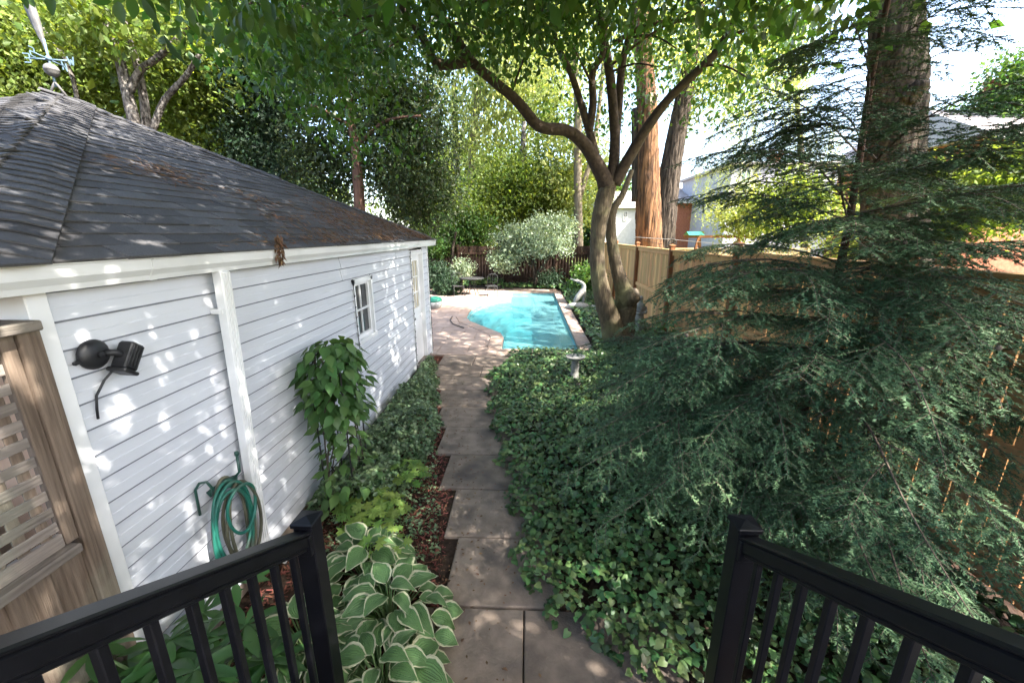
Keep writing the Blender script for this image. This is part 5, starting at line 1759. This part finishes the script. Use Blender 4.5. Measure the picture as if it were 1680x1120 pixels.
# broad leaved shrub at the lower left
gl = []
for k in range(2):
    rows = [(0, .02), (.15, .07), (.35, .125), (.6, .135), (.82, .09), (1.0, .0)]
    v, f = [], []
    for (u, w) in rows:
        zc = -(.12 + .1 * k) * u * u
        v += [(u, w, zc + w * .35), (u, 0, zc), (u, -w, zc + w * .35)]
    for i in range(len(rows) - 1):
        a_ = 3 * i
        f += [(a_, a_ + 1, a_ + 4, a_ + 3), (a_ + 1, a_ + 2, a_ + 5, a_ + 4)]
    me = mesh_of(G().add(v, f), 'leaf', True)
    me.materials.append(M['rhodo'])
    gl.append(me)
t = thing('rhododendron', 'broad glossy leaved shrub behind the left railing', 'shrub', (-1.62, 1.45, 0))
g = G()
for k in range(20):
    cx, cy = -1.62 + random.uniform(-.33, .36), 1.42 + random.uniform(-.32, .33)
    cz = random.uniform(.32, .72)
    g.tube([(-1.62, 1.45, 0), ((-1.62 + cx) / 2, (1.45 + cy) / 2, cz * .6), (cx, cy, cz)], .007, 6)
    n_ = random.randint(7, 9)
    for j in range(n_):
        an = j * 2 * math.pi / n_ + random.uniform(-.2, .2)
        inst('leaf', random.choice(gl), leaf_matrix((cx, cy, cz), (math.cos(an), math.sin(an), random.uniform(-.25, .25)), (random.gauss(0, .2), random.gauss(0, .2), 1), random.uniform(.15, .21)), t)
part('stems', g, stalk_m, t, True)

# climbing vine on a metal obelisk
vx, vy = -1.70, 3.32
t = thing('obelisk_trellis', 'dark metal arched trellis standing against the garage wall', 'trellis', (vx, vy, 0))
for dx, dy in ((-.13, -.17), (.13, -.17), (-.13, .17), (.13, .17)):
    part('leg', G().tube([(vx + dx, vy + dy, 0), (vx + dx, vy + dy, .8), (vx + dx, vy + dy, 1.35), (vx + dx * .8, vy + dy * .7, 1.50), (vx, vy, 1.57)], .007, 6), M['iron'], t, True)
for z in (.35, .8, 1.2):
    part('ring', G().tube([(vx - .13, vy - .17, z), (vx + .13, vy - .17, z), (vx + .13, vy + .17, z), (vx - .13, vy + .17, z), (vx - .13, vy - .17, z)], .005, 6), M['iron'], t)
part('scroll', G().tube([(vx + .14 + .05 * math.cos(a_), vy - .17 + .07 * math.sin(a_), .62 + .035 * a_) for a_ in np.linspace(0, 5, 16)], .005, 6), M['iron'], t, True)
vl = []
for k in range(3):
    rows = [(0, .03), (.12, .22), (.32, .31), (.55, .25), (.8, .10), (1.0, .0)]
    v, f = [], []
    for (u, w) in rows:
        zc = -(.08 + .1 * k) * u * u
        v += [(u, w, zc + w * .22), (u, 0, zc), (u, -w, zc + w * .22)]
    for i in range(len(rows) - 1):
        a_ = 3 * i
        f += [(a_, a_ + 1, a_ + 4, a_ + 3), (a_ + 1, a_ + 2, a_ + 5, a_ + 4)]
    me = mesh_of(G().add(v, f), 'leaf', True)
    me.materials.append(M['vine'])
    vl.append(me)
t = thing('climbing_vine', 'green climbing vine covering the trellis by the garage wall', 'vine', (vx, vy, 0))
g = G()
for k in range(9):
    an = random.uniform(0, 6.28)
    pts = [(vx + .06 * math.cos(an), vy + .06 * math.sin(an), 0)]
    for z in np.linspace(.25, 1.5, 6):
        an += random.uniform(-1, 1)
        pts.append((vx + .15 * math.cos(an), vy + .18 * math.sin(an), z))
    p_, r_2 = curve(pts, [.006] * len(pts))
    g.tube(p_, r_2, 5)
part('stems', g, M['twig'], t, True)
for k in range(298):
    q = random.random()
    if q < .66:
        z = random.uniform(.95, 1.62)
        rmax = .25 * math.sqrt(max(.05, 1 - ((z - 1.2) / .48) ** 2)) + .04
    else:
        z = random.uniform(.12, 1.0)
        rmax = .15 + .10 * random.random() + (.10 if z < .4 else 0)
    an = random.uniform(0, 6.28)
    r = rmax * random.uniform(.72, 1.08)
    p = Vector((vx + math.cos(an) * r * .88, vy + math.sin(an) * r * 1.12, z))
    if p.x < WX + .03: p.x = WX + .03 + random.uniform(0, .05)
    out = Vector((math.cos(an), math.sin(an), -.75 + random.gauss(0, .3))) + Vector((random.gauss(0, .4), random.gauss(0, .4), 0))
    nr = Vector((math.cos(an), math.sin(an), .9)) + Vector((random.gauss(0, .3), random.gauss(0, .3), random.gauss(0, .3)))
    inst('leaf', random.choice(vl), leaf_matrix(p, out, nr, random.uniform(.095, .15)), t)
N = 530
zz = np.concatenate([rng.uniform(.85, 1.6, 420), rng.uniform(.1, .95, N - 420)]); an = rng.uniform(0, 6.3, N)
rr = np.where(zz > .85, .21 * np.sqrt(np.clip(1 - ((zz - 1.2) / .5) ** 2, .05, 1)), .22) * rng.uniform(.3, 1.1, N)
P = np.stack([vx + np.cos(an) * rr * .9, vy + np.sin(an) * rr * 1.15, zz], 1)
V, F = leaves_np(P, np.stack([np.cos(an), np.sin(an), -rng.uniform(.2, 1.2, N)], 1), np.stack([np.cos(an), np.sin(an), np.ones(N)], 1) + rng.normal(0, .3, (N, 3)), rng.uniform(.08, .13, N), T_OVAL * np.array([1, 1.2, 1]), TF_OVAL)
np_obj('inner_foliage', V, F, M['vine'], t, kind='stuff')

# ------------------------------------------------------------------ garden ornaments and furniture
bb = ground_at(942, 632)
t = thing('bird_bath', 'small stone bird bath standing in the ivy', 'bird bath', (bb.x, bb.y, 0))
s_ = 1.0
part('pedestal', G().lathe([(.12, .0), (.11, .14), (.075, .17), (.06, .26), (.075, .33), (.055, .41), (.07, .46)], 12, (bb.x, bb.y, 0)), M['stone'], t, True)
part('bowl', G().lathe([(.06, .455), (.10, .465), (.155, .505), (.165, .525), (.155, .525), (.10, .49), (.001, .482)], 20, (bb.x, bb.y, 0)), M['stone'], t, True)

# white heron-like statue by the pool
sb = ground_at(948, 508)
t = thing('bird_statue', 'white stone long necked bird statue beside the pool coping', 'statue', (sb.x, sb.y, 0))
o = Vector((sb.x, sb.y, 0))
part('base', G().ball(o + Vector((.0, 0, .12)), .30, 12, 6, (1.3, .8, .5)).ball(o + Vector((-.2, .05, .08)), .2, 10, 6, (1.2, .9, .6)), M['stone'], t, True)
part('body', G().tube(*curve([o + Vector((-.12, 0, .26)), o + Vector((-.03, 0, .42)), o + Vector((.08, 0, .58)), o + Vector((.17, 0, .74)), o + Vector((.15, 0, .86)), o + Vector((.04, 0, .94)), o + Vector((-.06, 0, .98))], [.06, .10, .10, .075, .06, .055, .05]), 12), M['stone'], t, True)
part('wing', G().tube(*curve([o + Vector((.19, .0, .70)), o + Vector((.20, .02, .5)), o + Vector((.17, .02, .26))], [.05, .065, .04]), 10), M['stone'], t, True)
part('beak', G().tube([o + Vector((-.04, 0, .985)), o + Vector((-.16, 0, 1.0)), o + Vector((-.30, 0, 1.06))], [.05, .035, .01], 10), M['stone'], t, True)
# rocks beside it
for k, (dx, dy, r) in enumerate(((.5, .1, .16), (.75, -.1, .2), (.55, -.45, .14))):
    tag(part('rock', G().ball(o + Vector((dx, dy, r * .35)), r, 9, 6, (1.2, .9, .6)), M['stone'], None, False, o + Vector((dx, dy, 0))), ['flat pale rock touching the bird statue base', 'larger pale rock between bird statue and tree trunk', 'small pale rock in front of the bird statue'][k], 'rock', 'rocks beside the pool')
# robed figure by the fence
fb = ground_at(1047, 548)
t = thing('garden_figure', 'pale stone robed garden figure standing by the cedar fence', 'statue', (fb.x, fb.y, 0))
o = Vector((fb.x, fb.y, 0))
part('plinth', G().lathe([(.15, 0), (.15, .05), (.12, .08)], 12, o), M['stone'], t)
v, f = [], []
prof = [(.12, .08), (.125, .2), (.11, .4), (.10, .55), (.115, .68), (.12, .74), (.085, .80), (.045, .83), (.042, .86)]
nn_ = 16
for r, z in prof:
    for k in range(nn_):
        an = 2 * math.pi * k / nn_
        rr = r * (1 + (.07 * math.sin(an * 6) if z < .6 else 0))
        v.append(o + Vector((rr * math.cos(an), rr * .72 * math.sin(an), z)))
for i in range(len(prof) - 1):
    for k in range(nn_):
        f.append((i * nn_ + k, i * nn_ + (k + 1) % nn_, (i + 1) * nn_ + (k + 1) % nn_, (i + 1) * nn_ + k))
part('robe', G().add(v, f), M['stone'], t, True)
part('head', G().ball(o + Vector((0, -.01, .925)), .065, 12, 8, (.85, .95, 1.15)), M['stone'], t, True)
part('arm', G().tube(*curve([o + Vector((-.12, 0, .72)), o + Vector((-.14, -.05, .58)), o + Vector((-.03, -.12, .56))], [.04, .036, .025]), 8), M['stone'], t, True)
part('arm', G().tube(*curve([o + Vector((.12, 0, .72)), o + Vector((.14, -.05, .58)), o + Vector((.03, -.12, .58))], [.04, .036, .025]), 8), M['stone'], t, True)

# patio table and chair near the back fence
tb_ = ground_at(775, 484)
t = thing('patio_table', 'dark round metal patio table in the shade by the back fence', 'table', (tb_.x, tb_.y, 0))
part('table_top', G().lathe([(.01, .70), (.50, .70), (.51, .71), (.50, .725), (.01, .725)], 24, tb_), M['iron'], t)
for k in range(4):
    an = k * math.pi / 2 + .6
    part('leg', G().tube([tb_ + Vector((.12 * math.cos(an), .12 * math.sin(an), .7)), tb_ + Vector((.14 * math.cos(an), .14 * math.sin(an), .35)), tb_ + Vector((.34 * math.cos(an), .34 * math.sin(an), 0))], .016, 6), M['iron'], t, True)
for (qx, qy, lab, rz) in ((806, 486, 'dark metal patio chair right of the table', R(200)), (752, 486, 'dark metal patio chair left of the table', R(20))):
    c0 = ground_at(qx, qy)
    t = thing('patio_chair', lab, 'chair', c0, group='patio chairs by the back fence')
    Rz = Matrix.Translation(c0) @ Matrix.Rotation(rz, 4, 'Z')
    T_ = lambda x, y, z: Rz @ Vector((x, y, z))
    part('seat', G().box((-.22, -.22, .42), (.22, .22, .445), .008, Rz), M['iron'], t)
    for x_, y_ in ((-.2, -.2), (.2, -.2), (-.2, .2), (.2, .2)):
        part('leg', G().tube([T_(x_, y_, .42), T_(x_ * 1.1, y_ * 1.1, 0)], .013, 6), M['iron'], t, True)
    bk = part('backrest', G().tube([T_(-.2, .2, .42), T_(-.21, .25, .85), T_(-.1, .27, .95), T_(.1, .27, .95), T_(.21, .25, .85), T_(.2, .2, .42)], .013, 6), M['iron'], t, True)
    for x_ in (-.1, 0, .1):
        part('spindle', G().tube([T_(x_, .21, .44), T_(x_, .265, .93)], .007, 5), M['iron'], bk)
# pale flowering shrub by the table and low plants
pf = at(757, 440, 18.2)
tree('white flowering shrub behind the patio table', [[(757, 480, 18.2, 5), (757, 450, 18.2, 4), (757, 430, 18.2, 3)]], [crown_np(tuple(pf), (.55, .35, .5), 34, 40, .13, .06, shell=.3)], M['silverleaf'], M['bark_dark'], pf, cat='shrub', name='flowering_shrub')
for (qx, qy, Y, r, lab) in ((716, 450, 17.5, .8, 'dark rounded shrub at the far garage corner'), (735, 478, 17.0, .6, 'low dark shrub left of the patio table'), (900, 470, 19.2, .7, 'dark shrub under the variegated shrub'), (960, 455, 15, .55, 'upright green shrub behind the bird statue')):
    b = at(qx, qy, Y)
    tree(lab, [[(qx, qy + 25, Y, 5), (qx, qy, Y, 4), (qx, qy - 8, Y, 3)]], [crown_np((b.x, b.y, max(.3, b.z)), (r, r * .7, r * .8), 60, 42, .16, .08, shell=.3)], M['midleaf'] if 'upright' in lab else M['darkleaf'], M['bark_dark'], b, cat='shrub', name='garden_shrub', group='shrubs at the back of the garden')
# leafy sapling at the fence foot
for (qx, qy, r, lab) in ((1085, 545, .32, 'bright leafy sapling in front of the cedar fence'), (1165, 545, .35, 'leafy green plant at the fence foot behind the conifer')):
    b = ground_at(qx, qy + 35)
    if b.x > 3.1: b = Vector((3.0, b.y, 0))
    t = thing('sapling', lab, 'plant', b, group='plants at the foot of the cedar fence')
    g = G()
    for k in range(9):
        an = random.uniform(0, 6.28); rr = r * random.uniform(.3, 1); hh = random.uniform(.45, .95)
        tip = b + Vector((math.cos(an) * rr, math.sin(an) * rr, hh))
        if tip.x > 3.2: tip.x = 3.2
        g.tube([b, b.lerp(tip, .5) + Vector((0, 0, .08)), tip], .005, 5)
        for j in range(9):
            s_ = .3 + .7 * j / 8
            p = b.lerp(tip, s_) + Vector((0, 0, .08 * math.sin(s_ * 3)))
            inst('leaf', random.choice(vl), leaf_matrix(p, (random.gauss(0, 1), random.gauss(0, 1), random.uniform(-.4, .3)), (random.gauss(0, .4), random.gauss(0, .4), 1), random.uniform(.09, .15)), t)
    part('stems', g, stalk_m, t, True)
# covered tub at the far garage corner
cb = ground_at(713, 506)
t = thing('garden_tub', 'low rounded tub with a green top beside the far garage corner', 'tub', cb)
part('tub', G().lathe([(.22, 0), (.32, .09), (.35, .2), (.33, .27), (.001, .27)], 18, cb, Matrix.Diagonal((.8, 1, 1, 1))), M['greyplastic'], t, True)
part('lid', G().lathe([(.34, .272), (.35, .31), (.29, .37), (.15, .41), (.001, .42)], 18, cb, Matrix.Diagonal((.8, 1, 1, 1))), M['greenplastic'], t, True)

# ------------------------------------------------------------------ neighbourhood beyond the fence
def house(label, x0, x1, ytop, Y, depth, wall_m, roof, rows, name='neighbour_house', chimney=None, trim=True):
    a, b = at(x0, ytop, Y), at(x1, ytop, Y)
    X0, X1, ZT = a.x, b.x, a.z
    t = thing(name, label, 'house', ((X0 + X1) / 2, Y + depth / 2, 0))
    part('wall', G().box((X0, Y, 0), (X1, Y + depth, ZT)), wall_m, t)
    if roof == 'flat':
        part('roof', G().box((X0 - .3, Y - .3, ZT + .001), (X1 + .3, Y + depth + .3, ZT + .22), .03), M['roofpale'], t)
        # clapboards, joined per face
        z = ZT - .22
        while z > ZT - 3.2:
            part('board', G().box((X0, Y - .03, z), (X1, Y - .001, z + .20), .006), wall_m, t)
            z -= .22
    else:
        e = ZT
        rh = roof
        ro = part('roof', G().add([(X0 - .4, Y - .4, e), (X1 + .4, Y - .4, e), (X1 + .4, Y + depth + .4, e), (X0 - .4, Y + depth + .4, e), (X0 + .3, Y + depth / 2, e + rh), (X1 - .3, Y + depth / 2, e + rh)],
                             [(0, 1, 5, 4), (1, 2, 5), (2, 3, 4, 5), (3, 0, 4), (3, 2, 1, 0)]), M['roofpale'], t)
        part('fascia', G().box((X0 - .42, Y - .45, e - .22), (X1 + .42, Y - .401, e + .03)), M['housewhite'], t)
        n_ = 8
        for i in range(n_):
            k0 = i / n_
            y_ = Y - .4 + (depth / 2 + .4) * k0
            z_ = e + rh * k0
            part('shingle_course', G().box((X0 - .38 + .7 * k0, y_ - .02, z_ + .015), (X1 + .38 - .7 * k0, y_ + (depth / 2 + .4) / n_, z_ + .05), 0), M['roofpale'], ro)
    for (wx0, wx1, wy0, wy1, gm) in rows:
        p, q = at(wx0, wy1, Y - .02), at(wx1, wy0, Y - .02)
        w = part('window', G().box((p.x, Y - .09, p.z), (p.x + .1, Y - .035, q.z)).box((q.x - .1, Y - .09, p.z), (q.x, Y - .035, q.z)).box((p.x + .1, Y - .09, q.z - .1), (q.x - .1, Y - .035, q.z)).box((p.x + .1, Y - .09, p.z), (q.x - .1, Y - .035, p.z + .1)), M['housewhite'], t)
        part('pane', G().box((p.x + .1, Y - .06, p.z + .1), (q.x - .1, Y - .045, q.z - .1)), gm, w)
        part('mullion', G().box(((p.x + q.x) / 2 - .03, Y - .085, p.z + .1), ((p.x + q.x) / 2 + .03, Y - .061, q.z - .1)), M['housewhite'], w)
    if chimney:
        cx0, cx1, cyt = chimney
        p, q = at(cx0, cyt, Y + depth * .4), at(cx1, cyt, Y + depth * .4)
        ch = part('chimney', G().box((p.x, Y + depth * .4, ZT), (q.x, Y + depth * .4 + .8, p.z)), M['brick'], t)
        part('chimney_cap', G().box((p.x - .08, Y + depth * .4 - .08, p.z + .001), (q.x + .08, Y + depth * .4 + .88, p.z + .12)), M['brick'], ch)
        z = ZT + .05
        r_c = 0
        while z < p.z - .1:
            xx = p.x - .001
            while xx < q.x - .1:
                part('brick', G().box((xx + .01, Y + depth * .4 - .02, z), (min(xx + .42, q.x), Y + depth * .4 - .001, z + .13), .004), M['brick'], ch)
                xx += .44
            z += .15
            r_c += 1
    return t


house('lavender grey flat roofed house with a greenish window behind the conifer tips', 1202, 1378, 272, 33, 10, M['housegrey'], 'flat', [(1212, 1234, 276, 302, M['glass_green']), (1300, 1316, 280, 300, M['glass'])], chimney=(1268, 1282, 255))
house('red brick house glimpsed between the leaning trunk and the conifer', 1092, 1212, 330, 40, 8, M['brick'], 1.6, [(1150, 1162, 345, 362, M['glass']), (1180, 1192, 345, 362, M['glass'])])
house('pale white house glimpsed left of the orange trunk', 985, 1058, 338, 44, 8, M['housewhite'], 1.8, [(1022, 1030, 346, 362, M['glass']), (1004, 1012, 346, 362, M['glass'])])
house('pale roofed low brick house right of the massive trunk', 1520, 1640, 246, 30, 9, M['brick'], 2.4, [(1560, 1580, 262, 285, M['glass'])])
hb = house('brick house with a tall brick chimney at the right edge', 1632, 1800, 222, 19, 8, M['brick'], 2.0, [(1640, 1655, 250, 280, M['glass'])], chimney=(1645, 1690, 130))
# neighbour deck rail with lattice
a, b = at(1085, 405, 21), at(1330, 405, 21)
t = thing('neighbour_fence', 'pale yellow wooden fence in the next yard', 'fence', ((a.x + b.x) / 2, 21, 0))
x = a.x
k = 0
while x < b.x:
    part('picket', G().box((x, 21, .05), (x + .13, 21.02, 1.75), .003), M['paleplank'], t)
    x += .16
part('rail', G().box((a.x, 20.94, 1.76), (b.x, 21.06, 1.82), .006), M['paleplank'], t)
part('rail', G().box((a.x, 20.95, .5), (b.x, 20.999, .6), .006), M['paleplank'], t)
for x in (a.x + .2, (a.x + b.x) / 2, b.x - .2):
    part('post', G().box((x, 20.85, 0), (x + .1, 20.939, 2.0), .006), M['paleplank'], t)
# swing frame
p = at(1145, 400, 17)
t = thing('swing_frame', 'brown wooden swing frame with green canopy in the next yard', 'swing set', (p.x, 17, 0))
for dx in (0, 1.6):
    part('leg', G().bar((p.x - .55 + dx, 16.7, 0), (p.x + dx, 17, 2.35), .09, .09, .006, up=(0, 1, 0)), M['cedar_post'], t)
    part('leg', G().bar((p.x + .55 + dx, 17.3, 0), (p.x + .05 + dx, 17.05, 2.35), .09, .09, .006, up=(0, 1, 0)), M['cedar_post'], t)
part('beam', G().box((p.x - .6, 16.95, 2.351), (p.x + 2.1, 17.05, 2.45), .008), M['cedar_post'], t)
part('canopy', G().add([(p.x - .5, 16.7, 2.46), (p.x + .1, 16.7, 2.46), (p.x + .1, 17.0, 2.6), (p.x - .5, 17.0, 2.6), (p.x + .1, 17.3, 2.46), (p.x - .5, 17.3, 2.46), (p.x - .5, 16.7, 2.45), (p.x + .1, 16.7, 2.45)], [(0, 1, 2, 3), (3, 2, 4, 5), (6, 7, 1, 0)]), M['greenplastic'], t)
# clothesline with pulley, wires
a, b = at(1040, 389, 13.5), at(1330, 412, 9)
t = thing('clothesline', 'thin clothesline with a round pulley above the cedar fence', 'clothesline', a)
part('line', G().tube([a, at(1104, 393, 12.3), at(1200, 402, 10.7), b], .008, 5), M['greyplastic'], t)
part('line', G().tube([a + Vector((0, 0, -.05)), at(1104, 404, 12.3), at(1200, 405, 10.7), b + Vector((0, 0, -.03))], .006, 5), M['wire'], t)
c = at(1103, 399, 12.25)
part('pulley', G().tube([c + Vector((.115 * math.cos(q), 0, .115 * math.sin(q))) for q in np.linspace(0, 2 * math.pi, 25)], .014, 6, False), M['iron'], t, True)
tag(part('overhead_wire', G().tube([at(1300, 10, 12), at(1180, 118, 14), at(1100, 190, 16)], .012, 5), M['wire'], None, False, at(1100, 190, 16)), 'upper dark overhead wire slanting past the right limb', 'wire', 'overhead wires')
tag(part('overhead_wire', G().tube([at(1310, 40, 12), at(1190, 135, 14), at(1110, 205, 16)], .012, 5), M['wire'], None, False, at(1110, 205, 16)), 'lower dark overhead wire slanting past the right limb', 'wire', 'overhead wires')
# utility pole
p = at(745, 150, 32)
t = thing('utility_pole', 'slim wooden utility pole left of the big forked limb', 'pole', (p.x, 32, 0))
part('pole', G().tube([(p.x, 32, 0), (p.x, 32, 6), (p.x, 32, 13)], [.26, .24, .2], 10), M['bark_grey'], t, True)
part('crossarm', G().box((p.x - 1, 31.72, 11.5), (p.x + 1, 31.8, 11.65), .01), M['bark_grey'], t)
